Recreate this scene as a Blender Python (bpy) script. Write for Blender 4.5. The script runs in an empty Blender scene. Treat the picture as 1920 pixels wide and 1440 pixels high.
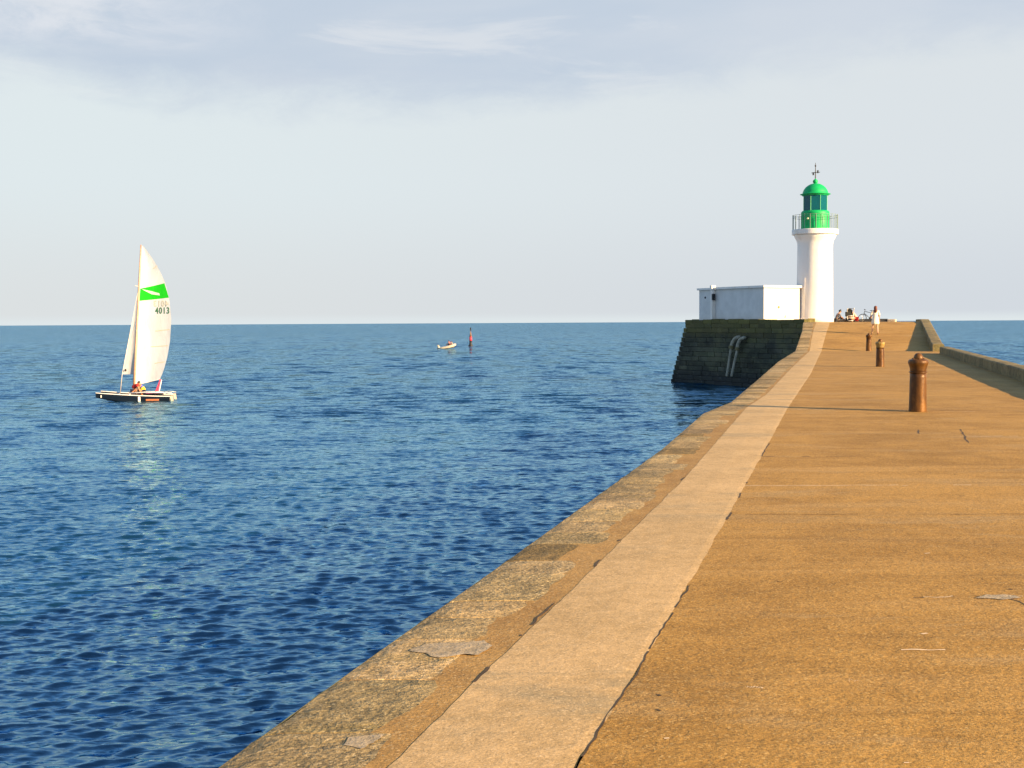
import bpy, bmesh, math, random
import numpy as np
from mathutils import Vector, Matrix, noise as mnoise
R = math.radians
PI = math.pi
random.seed(7)
S = bpy.context.scene
C = S.collection

# ------------------------------------------------------------------ camera
FPX = 2400.0                       # focal length in pixels of the 1920 px wide photograph
EYE = 4.8                          # eye above the water
cam = bpy.data.cameras.new("camera")
cam.sensor_width = 36.0
cam.lens = 36.0 * FPX / 1920.0
cam.clip_start = 0.1
cam.clip_end = 60000
camo = bpy.data.objects.new("camera", cam)
C.objects.link(camo)
CM = Matrix.Rotation(R(90 - math.degrees(math.atan(115 / FPX))), 4, 'X') @ Matrix.Rotation(R(-0.3), 4, 'Z')
CM = Matrix.Translation((0, 0, EYE)) @ CM
camo.matrix_world = CM
S.camera = camo
S.render.resolution_x, S.render.resolution_y = 1024, 768

# ------------------------------------------------------------------ light
SUN_EL = 16.0
SUN_DIR = Vector((0.84, -0.54, 0)).normalized()          # horizontal direction towards the sun
SUN_AZ = math.atan2(SUN_DIR.x, SUN_DIR.y)                 # clockwise from +Y
sl = bpy.data.lights.new("sun", 'SUN')
sl.energy = 5.0
sl.angle = R(0.5)
sl.color = (1.0, 0.70, 0.37)
so = bpy.data.objects.new("sun", sl)
C.objects.link(so)
sd = Vector((SUN_DIR.x * math.cos(R(SUN_EL)), SUN_DIR.y * math.cos(R(SUN_EL)), math.sin(R(SUN_EL))))
so.rotation_euler = (-sd).to_track_quat('-Z', 'Y').to_euler()

S.view_settings.view_transform = 'Standard'
S.view_settings.look = 'None'
S.view_settings.exposure = 1.5
S.view_settings.gamma = 1.0
S.view_settings.use_curve_mapping = False

# ------------------------------------------------------------------ node helpers
class NT:
    def __init__(s, tree):
        s.t = tree; s.n = tree.nodes; s.l = tree.links
    def new(s, typ, **kw):
        nd = s.n.new(typ)
        for k, v in kw.items():
            if k == 'ins':
                for kk, vv in v.items():
                    s.put(nd.inputs[kk], vv)
            else:
                setattr(nd, k, v)
        return nd
    def put(s, sock, v):
        if isinstance(v, bpy.types.NodeSocket): s.l.new(v, sock)
        elif isinstance(v, bpy.types.Node): s.l.new(v.outputs[0], sock)
        else:
            if isinstance(v, tuple) and len(v) == 3 and sock.type == 'RGBA': v = v + (1,)
            sock.default_value = v
    def math(s, op, a, b=0.0, c=None, clamp=False):
        nd = s.n.new('ShaderNodeMath'); nd.operation = op; nd.use_clamp = clamp
        s.put(nd.inputs[0], a); s.put(nd.inputs[1], b)
        if c is not None: s.put(nd.inputs[2], c)
        return nd.outputs[0]
    def mix(s, f, a, b, blend='MIX'):
        nd = s.n.new('ShaderNodeMix'); nd.data_type = 'RGBA'; nd.blend_type = blend
        s.put(nd.inputs[0], f); s.put(nd.inputs[6], a); s.put(nd.inputs[7], b)
        return nd.outputs[2]
    def noise(s, vec, scale, detail=4, rough=0.55, dist=0.0, color=False):
        nd = s.n.new('ShaderNodeTexNoise')
        s.put(nd.inputs['Vector'], vec)
        nd.inputs['Scale'].default_value = scale; nd.inputs['Detail'].default_value = detail
        nd.inputs['Roughness'].default_value = rough; nd.inputs['Distortion'].default_value = dist
        return nd.outputs[1 if color else 0]
    def smooth(s, v, a, b, lo=0.0, hi=1.0):
        nd = s.n.new('ShaderNodeMapRange'); nd.interpolation_type = 'SMOOTHSTEP'
        s.put(nd.inputs[0], v); s.put(nd.inputs[1], a); s.put(nd.inputs[2], b)
        s.put(nd.inputs[3], lo); s.put(nd.inputs[4], hi)
        return nd.outputs[0]
    def mapping(s, vec, scale=(1, 1, 1), rot=(0, 0, 0), loc=(0, 0, 0)):
        nd = s.n.new('ShaderNodeMapping')
        s.put(nd.inputs[0], vec); nd.inputs['Scale'].default_value = scale
        nd.inputs['Rotation'].default_value = rot; nd.inputs['Location'].default_value = loc
        return nd.outputs[0]

# ------------------------------------------------------------------ world
W = bpy.data.worlds.new("World"); S.world = W; W.use_nodes = True
wt = NT(W.node_tree); wt.n.clear()
SKY_STR = 0.12
wout = wt.new('ShaderNodeOutputWorld'); bg = wt.new('ShaderNodeBackground')
wt.l.new(bg.outputs[0], wout.inputs[0])
bg.inputs[1].default_value = SKY_STR
sky = wt.new('ShaderNodeTexSky'); sky.sky_type = 'NISHITA'; sky.sun_disc = False
sky.sun_elevation = R(SUN_EL); sky.sun_rotation = SUN_AZ
sky.air_density = 1.0; sky.dust_density = 0.6; sky.ozone_density = 2.5
tc = wt.new('ShaderNodeTexCoord')
sep = wt.new('ShaderNodeSeparateXYZ'); wt.l.new(tc.outputs['Generated'], sep.inputs[0])
el = wt.math('MULTIPLY', wt.math('ARCSINE', sep.outputs[2]), 57.2958)           # elevation, degrees
az = wt.math('MULTIPLY', wt.math('ARCTAN2', sep.outputs[0], sep.outputs[1]), 57.2958)
def skc(r, g, b):       # display-linear colour -> units of the sky texture
    k = 1.0 / (2 ** S.view_settings.exposure) / SKY_STR
    return (r * k, g * k, b * k)
# cirrus / haze veil low over the horizon
hz_col = wt.mix(wt.smooth(az, -22.0, 22.0), skc(.74, .815, .84), skc(.715, .765, .80))
low_col = wt.mix(wt.smooth(az, -20.0, 24.0), skc(.715, .75, .76), skc(.655, .70, .75))
hz_col = wt.mix(wt.smooth(el, 0.5, 6.5), low_col, hz_col)
bright = wt.mix(wt.smooth(el, 0.0, 0.5), skc(.74, .80, .82), hz_col)
cv = wt.new('ShaderNodeCombineXYZ'); wt.put(cv.inputs[0], az); wt.put(cv.inputs[1], el)
n1 = wt.noise(wt.mapping(cv, (0.035, 0.16, 1), loc=(3.1, 1.3, 0)), 1.0, 5, 0.55, 0.3)
n2 = wt.noise(wt.mapping(cv, (0.09, 0.5, 1), rot=(0, 0, R(3)), loc=(7.7, 0.4, 0)), 1.0, 6, 0.6, 0.5)
n3 = wt.noise(wt.mapping(cv, (0.22, 0.50, 1), loc=(1.7, 4.4, 0)), 1.0, 9, 0.66, 0.35)
edge = wt.math('ADD', wt.math('MULTIPLY', wt.smooth(az, -4.0, 21.0), 2.0), 9.3)
edge = wt.math('ADD', edge, wt.math('MULTIPLY', wt.math('SUBTRACT', n3, 0.5), 3.4))
edge = wt.math('ADD', edge, wt.math('MULTIPLY', wt.smooth(az, -14, -22), 1.0))
bank = wt.smooth(wt.math('SUBTRACT', el, edge), -0.9, 1.7)
bankc = wt.mix(wt.smooth(n1, 0.35, 0.65), skc(.545, .63, .74), skc(.63, .69, .77))
bankc = wt.mix(wt.math('MULTIPLY', wt.smooth(n2, 0.53, 0.70), 0.75), bankc, skc(.72, .76, .81))
# lighter hole in the upper left
hole = wt.math('MULTIPLY', wt.smooth(az, -8.0, -19.0), wt.smooth(el, 11.0, 12.6))
bankc = wt.mix(wt.math('MULTIPLY', hole, wt.smooth(n3, 0.32, 0.62)), bankc, skc(.73, .77, .83))
lowsky = wt.mix(wt.math('MULTIPLY', bank, wt.smooth(n3, 0.15, 0.45, 0.75, 1.0)), bright, bankc)
veil = wt.smooth(el, 13.5, 26.0, 1.0, 0.0)
hs = wt.new('ShaderNodeHueSaturation'); wt.put(hs.inputs['Color'], sky.outputs[0])
hs.inputs['Saturation'].default_value = 1.05; hs.inputs['Value'].default_value = 0.85
final = wt.mix(veil, hs.outputs[0], lowsky)
wt.l.new(final, bg.inputs[0])

# ------------------------------------------------------------------ pixel -> world helpers (layout surveying only)
CMI = CM.to_3x3()
def ray(px, py):
    return (CMI @ Vector(((px - 960) / FPX, (720 - py) / FPX, -1.0)))
def at_z(px, py, z):
    d = ray(px, py); t = (z - EYE) / d.z
    return Vector((d.x * t, d.y * t, z))
def at_y(px, py, Y):
    d = ray(px, py); t = Y / d.y
    return Vector((d.x * t, Y, EYE + d.z * t))
def on_plane(px, py, p0, n):
    d = ray(px, py); o = Vector((0, 0, EYE)); t = (p0 - o).dot(n) / d.dot(n)
    return o + d * t

# ------------------------------------------------------------------ materials
MATS = {}
def mat(name, col, rough=0.6, metal=0.0, var=0.12, vscale=6.0, bump=0.0, bscale=30.0, spec=0.5, trans=0.0, coat=0.0):
    if name in MATS: return MATS[name]
    m = bpy.data.materials.new(name); m.use_nodes = True
    t = NT(m.node_tree); b = t.n['Principled BSDF']
    co = t.new('ShaderNodeTexCoord').outputs['Object']
    f = t.noise(co, vscale, 5, 0.6)
    a = tuple(max(0, c * (1 - var)) for c in col); c2 = tuple(min(1, c * (1 + var)) for c in col)
    t.put(b.inputs['Base Color'], t.mix(t.smooth(f, 0.3, 0.7), a, c2))
    b.inputs['Roughness'].default_value = rough; b.inputs['Metallic'].default_value = metal
    b.inputs['Specular IOR Level'].default_value = spec
    b.inputs['Coat Weight'].default_value = coat
    if bump > 0:
        bn = t.new('ShaderNodeBump'); bn.inputs['Strength'].default_value = 1.0; bn.inputs['Distance'].default_value = bump
        t.put(bn.inputs['Height'], t.noise(co, bscale, 5, 0.6)); t.l.new(bn.outputs[0], b.inputs['Normal'])
    MATS[name] = m
    return m

def concrete(name, dark, light, grain=0.35, fleck=(0.6, 0.5, 0.35), rough=0.85, bump=0.004, stain=None, stain_amt=0.5, coarse=1.0, vcol=False, gscale=90, streak=0.0):
    m = bpy.data.materials.new(name); m.use_nodes = True
    t = NT(m.node_tree); b = t.n['Principled BSDF']
    co = t.new('ShaderNodeTexCoord').outputs['Object']
    big = t.noise(co, 0.35 * coarse, 5, 0.6, 0.3)
    mid = t.noise(co, 2.3 * coarse, 6, 0.65)
    fine = t.noise(co, gscale, 3, 0.6)
    fine2 = t.noise(co, gscale * 0.28, 4, 0.7)
    f = t.math('ADD', t.math('MULTIPLY', big, 0.5), t.math('MULTIPLY', mid, 0.5))
    col = t.mix(t.smooth(f, 0.36, 0.62), dark, light)
    if stain:
        st = t.noise(t.mapping(co, (0.5, 1.6, 1)), 0.8, 6, 0.7, 0.6)
        col = t.mix(t.math('MULTIPLY', t.smooth(st, 0.52, 0.68), stain_amt), col, stain)
    if streak:
        sk = t.noise(t.mapping(co, (.22, 2.2, 1), rot=(0, 0, R(-4))), 1.0, 5, .6, .4)
        col = t.mix(t.math('MULTIPLY', t.smooth(sk, .50, .68), streak), col, tuple(c * k for c, k in zip(light, (1.10, 1.16, 1.5))))
        sk2 = t.noise(t.mapping(co, (.30, 3.4, 1), loc=(5, 2, 0)), 1.0, 5, .65, .4)
        col = t.mix(t.math('MULTIPLY', t.smooth(sk2, .54, .70), streak), col, tuple(c * k for c, k in zip(dark, (.78, .80, .9))))
    g = t.math('ADD', t.math('MULTIPLY', t.math('SUBTRACT', fine, 0.5), grain * 3.2), t.math('MULTIPLY', t.math('SUBTRACT', fine2, 0.5), grain * 1.7))
    g = t.math('ADD', g, 1.0)
    gc = t.new('ShaderNodeCombineXYZ')
    for i in range(3): t.put(gc.inputs[i], g)
    col = t.mix(1.0, col, gc.outputs[0], 'MULTIPLY')
    vo = t.new('ShaderNodeTexVoronoi'); t.put(vo.inputs['Vector'], co); vo.inputs['Scale'].default_value = gscale * 1.3
    rnd = t.new('ShaderNodeSeparateColor'); t.l.new(vo.outputs['Color'], rnd.inputs[0])
    col = t.mix(t.math('MULTIPLY', t.smooth(rnd.outputs[0], 0.90, 0.97), 0.55), col, fleck)
    col = t.mix(t.math('MULTIPLY', t.smooth(rnd.outputs[1], 0.93, 0.98), 0.4), col, tuple(c * 0.35 for c in dark))
    if vcol:
        at = t.new('ShaderNodeAttribute'); at.attribute_name = 'tint'
        col = t.mix(1.0, col, at.outputs[0], 'MULTIPLY')
    t.put(b.inputs['Base Color'], col)
    b.inputs['Roughness'].default_value = rough
    b.inputs['Specular IOR Level'].default_value = 0.25
    bn = t.new('ShaderNodeBump'); bn.inputs['Distance'].default_value = bump; bn.inputs['Strength'].default_value = 1.0
    hh = t.math('ADD', t.math('MULTIPLY', fine, 0.5), t.math('MULTIPLY', fine2, 1.2))
    hh = t.math('ADD', hh, t.math('MULTIPLY', mid, 2.5))
    t.put(bn.inputs['Height'], hh); t.l.new(bn.outputs[0], b.inputs['Normal'])
    MATS[name] = m
    return m

M_DECK = concrete('deck_concrete', (.275, .145, .028), (.405, .225, .052), 0.55, (.60, .40, .15), stain=(.35, .235, .10), stain_amt=.6, streak=.5)
M_FILL = concrete('fill_concrete', (.27, .150, .042), (.37, .220, .068), 0.40, (.55, .40, .2), coarse=1.6)
M_BAND = concrete('band_concrete', (.42, .280, .120), (.55, .372, .172), 0.30, (.72, .52, .28), stain=(.31, .24, .13), stain_amt=.8, coarse=3.2, bump=.002)
M_STONE = concrete('coping_stone', (.20, .148, .066), (.39, .28, .128), 0.70, (.68, .52, .28), stain=(.21, .155, .05), stain_amt=.7, coarse=3.0, bump=.010, vcol=True, gscale=62)
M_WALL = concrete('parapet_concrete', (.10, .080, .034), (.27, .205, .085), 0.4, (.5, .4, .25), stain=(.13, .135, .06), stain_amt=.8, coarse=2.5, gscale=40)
M_CRACK = mat('crack_dark', (.060, .036, .016), 0.95, var=.4, vscale=9)
M_LINE = mat('mortar_light', (.68, .52, .32), 0.9, var=.25, vscale=14)
M_GREYP = concrete('grey_patch', (.30, .235, .14), (.43, .34, .215), 0.4, (.5, .42, .3), coarse=6)

def masonry_mat():
    m = bpy.data.materials.new('algae_masonry'); m.use_nodes = True
    t = NT(m.node_tree); b = t.n['Principled BSDF']
    co = t.new('ShaderNodeTexCoord').outputs['Object']
    sp = t.new('ShaderNodeSeparateXYZ'); t.l.new(co, sp.inputs[0])
    n = t.noise(co, 0.55, 6, 0.65, 0.4); n2 = t.noise(co, 3.5, 5, 0.7)
    col = t.mix(t.smooth(n, 0.38, 0.62), (.026, .030, .017), (.085, .090, .050))
    # olive lichen on the upper courses, dark weed below the tide line
    up = t.smooth(t.math('ADD', sp.outputs[2], t.math('MULTIPLY', t.math('SUBTRACT', n, .5), 3.0)), 3.0, 4.3)
    col = t.mix(up, col, (.088, .080, .022))
    lo = t.smooth(t.math('ADD', sp.outputs[2], t.math('MULTIPLY', t.math('SUBTRACT', n2, .5), 1.2)), 1.5, 0.5)
    col = t.mix(lo, col, (.016, .020, .016))
    pale = t.math('MULTIPLY', t.smooth(n2, 0.58, 0.72), 0.5)
    col = t.mix(pale, col, (.16, .17, .14))
    at = t.new('ShaderNodeAttribute'); at.attribute_name = 'tint'
    col = t.mix(1.0, col, at.outputs[0], 'MULTIPLY')
    t.put(b.inputs['Base Color'], col); b.inputs['Roughness'].default_value = 0.85
    bn = t.new('ShaderNodeBump'); bn.inputs['Distance'].default_value = .05; t.put(bn.inputs['Height'], t.noise(co, 6, 6, .7))
    t.l.new(bn.outputs[0], b.inputs['Normal'])
    return m
M_MAS = masonry_mat()

def white_paint():
    m = bpy.data.materials.new('white_render'); m.use_nodes = True
    t = NT(m.node_tree); b = t.n['Principled BSDF']
    co = t.new('ShaderNodeTexCoord').outputs['Object']
    n = t.noise(t.mapping(co, (1, 1, 0.35)), 1.1, 6, 0.6, 0.3); n2 = t.noise(co, 5, 5, .65)
    col = t.mix(t.smooth(n, 0.5, 0.75), (.80, .76, .70), (.70, .64, .55))
    col = t.mix(t.math('MULTIPLY', t.smooth(n2, 0.68, 0.78), .6), col, (.55, .40, .22))
    t.put(b.inputs['Base Color'], col); b.inputs['Roughness'].default_value = 0.7
    bn = t.new('ShaderNodeBump'); bn.inputs['Distance'].default_value = .01; t.put(bn.inputs['Height'], n2)
    t.l.new(bn.outputs[0], b.inputs['Normal'])
    return m
M_WHITE = white_paint()
M_HUT = mat('hut_render', (.62, .62, .60), .75, var=.07, vscale=1.5, bump=.01, bscale=8)
M_GREEN = mat('green_enamel', (.006, .36, .10), 0.5, var=.08, vscale=2, spec=.3)
M_GREEND = mat('green_trim', (.06, .42, .16), 0.4, var=.1)
M_RAIL = mat('railing_metal', (.16, .22, .19), 0.5, var=.2)
M_DARKM = mat('dark_metal', (.03, .03, .032), 0.45, var=.2)
M_PIPE = mat('pipe_galvanised', (.27, .26, .19), 0.55, var=.3, vscale=3)
M_BLACK = mat('black_rubber', (.012, .012, .013), 0.6)

def rust_mat():
    m = bpy.data.materials.new('rusty_iron'); m.use_nodes = True
    t = NT(m.node_tree); b = t.n['Principled BSDF']
    co = t.new('ShaderNodeTexCoord').outputs['Object']
    n = t.noise(t.mapping(co, (1, 1, .4)), 5, 6, .65, .4); n2 = t.noise(co, 30, 4, .7)
    col = t.mix(t.smooth(n, .36, .66), (.066, .028, .007), (.17, .074, .013))
    col = t.mix(t.math('MULTIPLY', t.smooth(n2, .55, .7), .4), col, (.06, .022, .010))
    t.put(b.inputs['Base Color'], col)
    t.put(b.inputs['Roughness'], t.smooth(n2, .3, .7, .34, .55))
    b.inputs['Metallic'].default_value = 0.2; b.inputs['Specular IOR Level'].default_value = .3
    bn = t.new('ShaderNodeBump'); bn.inputs['Distance'].default_value = .004; t.put(bn.inputs['Height'], t.noise(co, 14, 6, .7))
    t.l.new(bn.outputs[0], b.inputs['Normal'])
    return m
M_RUST = rust_mat()

# ------------------------------------------------------------------ object helpers
def tag(o, label=None, cat=None, group=None, kind=None):
    if label: o['label'] = label
    if cat: o['category'] = cat
    if group: o['group'] = group
    if kind: o['kind'] = kind
    return o
def thing(name, label, cat, loc=(0, 0, 0), rotz=0.0, group=None):
    o = bpy.data.objects.new(name, None); C.objects.link(o); o.empty_display_size = 0.2
    o.location = loc; o.rotation_euler = (0, 0, rotz)
    return tag(o, label, cat, group)
def obj(name, me, m, parent=None, smooth=False):
    if isinstance(me, bmesh.types.BMesh):
        bm = me; me = bpy.data.meshes.new(name); bmesh.ops.recalc_face_normals(bm, faces=bm.faces); bm.to_mesh(me); bm.free()
    ms = m if isinstance(m, (list, tuple)) else [m]
    if len(ms) == 1: me.materials.clear()
    for q in ms: me.materials.append(q)
    if smooth:
        me.polygons.foreach_set('use_smooth', [True] * len(me.polygons))
    o = bpy.data.objects.new(name, me); C.objects.link(o)
    if parent: o.parent = parent
    return o
def structure(o): o['kind'] = 'structure'; return o
def copy_tree(o, parent=None):
    c = o.copy(); C.objects.link(c)
    if parent: c.parent = parent
    for ch in list(o.children): copy_tree(ch, c)
    return c

def frame_of(d):
    d = Vector(d).normalized(); a = Vector((0, 0, 1)) if abs(d.z) < 0.9 else Vector((1, 0, 0))
    u = d.cross(a).normalized(); v = d.cross(u).normalized()
    return u, v
def tube(bm, pts, r, n=8, closed=False, cap=True):
    pts = [Vector(p) for p in pts]; k = len(pts)
    rs = r if isinstance(r, (list, tuple)) else [r] * k
    rings = []; u = None
    for i, p in enumerate(pts):
        if closed: d = pts[(i + 1) % k] - pts[i - 1]
        else: d = pts[min(i + 1, k - 1)] - pts[max(i - 1, 0)]
        d.normalize()
        if u is None: u, v = frame_of(d)
        else:
            u = (u - d * u.dot(d)).normalized(); v = d.cross(u).normalized()
        rings.append([bm.verts.new(p + (u * math.cos(2 * PI * j / n) + v * math.sin(2 * PI * j / n)) * rs[i]) for j in range(n)])
    m = k if closed else k - 1
    for i in range(m):
        a, b = rings[i], rings[(i + 1) % k]
        for j in range(n): bm.faces.new((a[j], a[(j + 1) % n], b[(j + 1) % n], b[j]))
    if cap and not closed:
        bm.faces.new(rings[0]); bm.faces.new(rings[-1])
def lathe(bm, prof, n=32, c=(0, 0, 0), ang0=0.0):
    c = Vector(c); rings = []
    for r, z in prof:
        if r < 1e-5: rings.append([bm.verts.new(c + Vector((0, 0, z)))])
        else: rings.append([bm.verts.new(c + Vector((r * math.cos(ang0 + 2 * PI * j / n), r * math.sin(ang0 + 2 * PI * j / n), z))) for j in range(n)])
    for a, b in zip(rings, rings[1:]):
        for j in range(n):
            if len(a) == 1 and len(b) == 1: continue
            if len(a) == 1: bm.faces.new((a[0], b[j], b[(j + 1) % n]))
            elif len(b) == 1: bm.faces.new((a[j], a[(j + 1) % n], b[0]))
            else: bm.faces.new((a[j], a[(j + 1) % n], b[(j + 1) % n], b[j]))
    if len(rings[0]) > 1: bm.faces.new(rings[0])
    if len(rings[-1]) > 1: bm.faces.new(rings[-1])
def box(bm, c, s, M=None, bev=0.0, mi=0):
    c = Vector(c); vs = []
    for x in (-.5, .5):
        for y in (-.5, .5):
            for z in (-.5, .5):
                p = Vector((x * s[0], y * s[1], z * s[2]))
                if M is not None: p = M @ p
                vs.append(bm.verts.new(c + p))
    f = [(0, 1, 3, 2), (4, 6, 7, 5), (0, 4, 5, 1), (2, 3, 7, 6), (0, 2, 6, 4), (1, 5, 7, 3)]
    fs = [bm.faces.new([vs[i] for i in q]) for q in f]
    for q in fs: q.material_index = mi
    if bev > 0:
        es = list({e for q in fs for e in q.edges})
        bmesh.ops.bevel(bm, geom=es, offset=bev, segments=2, affect='EDGES', profile=.6)
    return vs
def ell(bm, c, r, M=None, u=12, v=8):
    mm = Matrix.Translation(Vector(c)) @ (M.to_4x4() if M is not None else Matrix.Identity(4)) @ Matrix.Diagonal((r[0], r[1], r[2], 1))
    bmesh.ops.create_uvsphere(bm, u_segments=u, v_segments=v, radius=1.0, matrix=mm)
def BM(): return bmesh.new()
def prism(bm, poly, z0, z1, top_inset=None):
    lo = [bm.verts.new((p[0], p[1], z0)) for p in poly]
    tp = top_inset or poly
    hi = [bm.verts.new((p[0], p[1], z1)) for p in tp]
    n = len(poly)
    for i in range(n): bm.faces.new((lo[i], lo[(i + 1) % n], hi[(i + 1) % n], hi[i]))
    bm.faces.new(hi); bm.faces.new(lo[::-1])

# ------------------------------------------------------------------ SEA
def build_sea():
    rng = np.random.default_rng(11)
    # a ring-shaped sheet centred below the viewpoint: fine in the seaward quarter, coarse elsewhere
    a_f = np.linspace(-34, 34, 1150)
    a_c = np.linspace(34, 326, 90)[1:-1]
    ang = np.radians(np.concatenate([a_f, a_c]))
    r1 = np.geomspace(2.5, 9, 12)[:-1]
    r2 = np.geomspace(9, 300, 1500)[:-1]
    r3 = np.geomspace(300, 28000, 60)
    rad = np.concatenate([r1, r2, r3])
    A, Rr = np.meshgrid(ang, rad)
    X = np.sin(A) * Rr; Y = np.cos(A) * Rr; Z = np.zeros_like(X); DX = np.zeros_like(X); DY = np.zeros_like(X)
    spacing = Rr * 0.0024
    N = 90
    lam = np.geomspace(0.17, 9.0, N) * rng.uniform(.93, 1.07, N)
    base = math.radians(-83)                 # waves run roughly towards the viewer
    fine = (np.abs(np.degrees(A)) <= 34.01)
    edge_f = np.clip((34 - np.abs(np.degrees(A))) / 2, 0, 1) * fine
    for i, l in enumerate(lam):
        th = base + rng.normal(0, 0.44 if l < 2.5 else .36)
        k = 2 * PI / l
        slope = (0.078 if l < .5 else 0.034 if l < .9 else 0.013 if l < 3 else 0.008) * rng.uniform(.6, 1.3)
        a = slope / k
        fade = np.clip((l / spacing - 2.2) / 2.4, 0, 1) * edge_f * np.clip((Rr - 3) / 3, 0, 1)
        # slow groups so that the chop comes in patches
        g = 0.75 + 0.5 * np.sin(X * .11 * rng.uniform(.5, 1.5) + Y * .05 * rng.uniform(.5, 1.5) + rng.uniform(0, 6.28))
        ph = k * (X * math.cos(th) + Y * math.sin(th)) + rng.uniform(0, 6.28)
        w = a * fade * g
        Z += w * np.sin(ph)
        q = 0.85
        DX += q * w * np.cos(ph) * math.cos(th); DY += q * w * np.cos(ph) * math.sin(th)
    X = X + DX; Y = Y + DY
    nr, na = X.shape
    co = np.stack([X, Y, Z], -1).reshape(-1, 3).astype(np.float32)
    idx = np.arange(nr * na).reshape(nr, na)
    a = idx[:-1, :]; b = idx[1:, :]
    a2 = np.roll(a, -1, 1); b2 = np.roll(b, -1, 1)
    q = np.stack([a, a2, b2, b], -1).reshape(-1, 4)
    me = bpy.data.meshes.new('sea')
    me.vertices.add(len(co)); me.vertices.foreach_set('co', co.ravel())
    me.loops.add(q.size); me.loops.foreach_set('vertex_index', q.ravel().astype(np.int32))
    me.polygons.add(len(q)); me.polygons.foreach_set('loop_start', np.arange(0, q.size, 4, dtype=np.int32))
    me.polygons.foreach_set('use_smooth', np.ones(len(q), dtype=bool))
    me.update(); me.validate()
    m = bpy.data.materials.new('sea_water'); m.use_nodes = True
    t = NT(m.node_tree); p = t.n['Principled BSDF']
    gco = t.new('ShaderNodeTexCoord').outputs['Object']
    n = t.noise(t.mapping(gco, (.012, .03, 1)), 1.0, 4, .6)
    # small chop: facet slopes taken straight from vector noise, in metres on the water
    def slopes(scale, sx, sy, amp, detail=3, rot=0.0, rough=.55):
        c = t.noise(t.mapping(gco, (sx, sy, 1), rot=(0, 0, rot)), scale, detail, rough, 0.0, True)
        v = t.new('ShaderNodeVectorMath', operation='SUBTRACT'); t.put(v.inputs[0], c); v.inputs[1].default_value = (.5, .5, .5)
        w = t.new('ShaderNodeVectorMath', operation='MULTIPLY'); t.l.new(v.outputs[0], w.inputs[0])
        if isinstance(amp, (int, float)): w.inputs[1].default_value = (amp * .7, amp, 0)
        else:
            cx = t.new('ShaderNodeCombineXYZ'); t.put(cx.inputs[0], t.math('MULTIPLY', amp, .7)); t.put(cx.inputs[1], amp); t.l.new(cx.outputs[0], w.inputs[1])
        return w.outputs[0]
    cd = t.new('ShaderNodeVectorMath', operation='LENGTH'); t.l.new(gco, cd.inputs[0])
    far = t.smooth(cd.outputs['Value'], 14, 95)
    acc = t.new('ShaderNodeNewGeometry').outputs['Normal']
    for L in (slopes(6.0, .6, 2.0, t.math('MULTIPLY_ADD', far, .35, 1.15), 4, R(10)),
              slopes(0.9, .6, 1.5, t.math('MULTIPLY_ADD', far, 1.55, .35), 3, R(-12)),
              slopes(0.30, 1.0, .25, t.math('MULTIPLY', far, 1.35), 4, R(3)),
              slopes(0.05, 1.0, .30, .50, 4, R(-4))):
        ad = t.new('ShaderNodeVectorMath', operation='ADD'); t.l.new(acc, ad.inputs[0]); t.l.new(L, ad.inputs[1]); acc = ad.outputs[0]
    nm = t.new('ShaderNodeVectorMath', operation='NORMALIZE'); t.l.new(acc, nm.inputs[0])
    # deep water body under a slightly blue surface sheen
    fr = t.new('ShaderNodeFresnel'); fr.inputs['IOR'].default_value = 1.60; t.l.new(nm.outputs[0], fr.inputs['Normal'])
    gl = t.new('ShaderNodeBsdfGlossy'); gl.inputs['Color'].default_value = (.50, .80, .98, 1); gl.inputs['Roughness'].default_value = .07
    t.l.new(nm.outputs[0], gl.inputs['Normal'])
    df = t.new('ShaderNodeBsdfDiffuse'); t.put(df.inputs[0], t.mix(t.smooth(n, .3, .7), (.002, .021, .044), (.003, .027, .054)))
    mx = t.new('ShaderNodeMixShader'); t.put(mx.inputs[0], t.math('POWER', fr.outputs[0], .70)); t.l.new(df.outputs[0], mx.inputs[1]); t.l.new(gl.outputs[0], mx.inputs[2])
    t.n.remove(p); t.l.new(mx.outputs[0], t.n['Material Output'].inputs[0])
    return structure(obj('sea', me, m))
build_sea()

# ------------------------------------------------------------------ PIER
ZD = 3.25                                     # flat deck level
YR0, YR1, ZT = 66.2, 81.2, 4.72               # foot and top of the ramp, level of the head
def zdeck(Y):
    if Y < YR0: z = 0
    elif Y > YR1: z = 1
    else: z = (Y - YR0) / (YR1 - YR0)
    # round the crest a little
    if YR1 - 1.6 < Y < YR1 + 1.6:
        t = (Y - (YR1 - 1.6)) / 3.2; a = 1 - 1.6 / (YR1 - YR0)
        z = a + (1 - a) * (2 * t - t * t) * 1.0
    return ZD + (ZT - ZD) * z
def lerp_line(pts, Y):
    if Y <= pts[0].y: a, b = pts[0], pts[1]
    elif Y >= pts[-1].y: a, b = pts[-2], pts[-1]
    else:
        for a, b in zip(pts, pts[1:]):
            if a.y <= Y <= b.y: break
    return a.x + (b.x - a.x) * (Y - a.y) / (b.y - a.y)
def on_deck(px, py):
    d = ray(px, py); lo = None
    Y = 3.0; prev = None
    while Y < 110:
        t = Y / d.y; z = EYE + d.z * t
        if z < zdeck(Y): return Vector((d.x * t, Y, zdeck(Y)))
        Y += 0.02 if Y < 30 else .05
    return Vector((d.x * 100 / d.y, 100, ZT))
E_L = [on_deck(*p) for p in [(400, 1440), (661, 1252), (961, 1040), (1239, 842), (1317, 775), (1369, 754), (1417, 714), (1460, 677), (1491, 658), (1504, 620)]]
E_L.append(Vector((20.9, 91.5, ZT)))
B_L = [on_deck(*p) for p in [(728, 1440), (900, 1271), (1079, 1100), (1281, 900), (1400, 764), (1437, 740), (1485, 689), (1518, 658), (1525, 620), (1529.5, 608)]]
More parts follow.
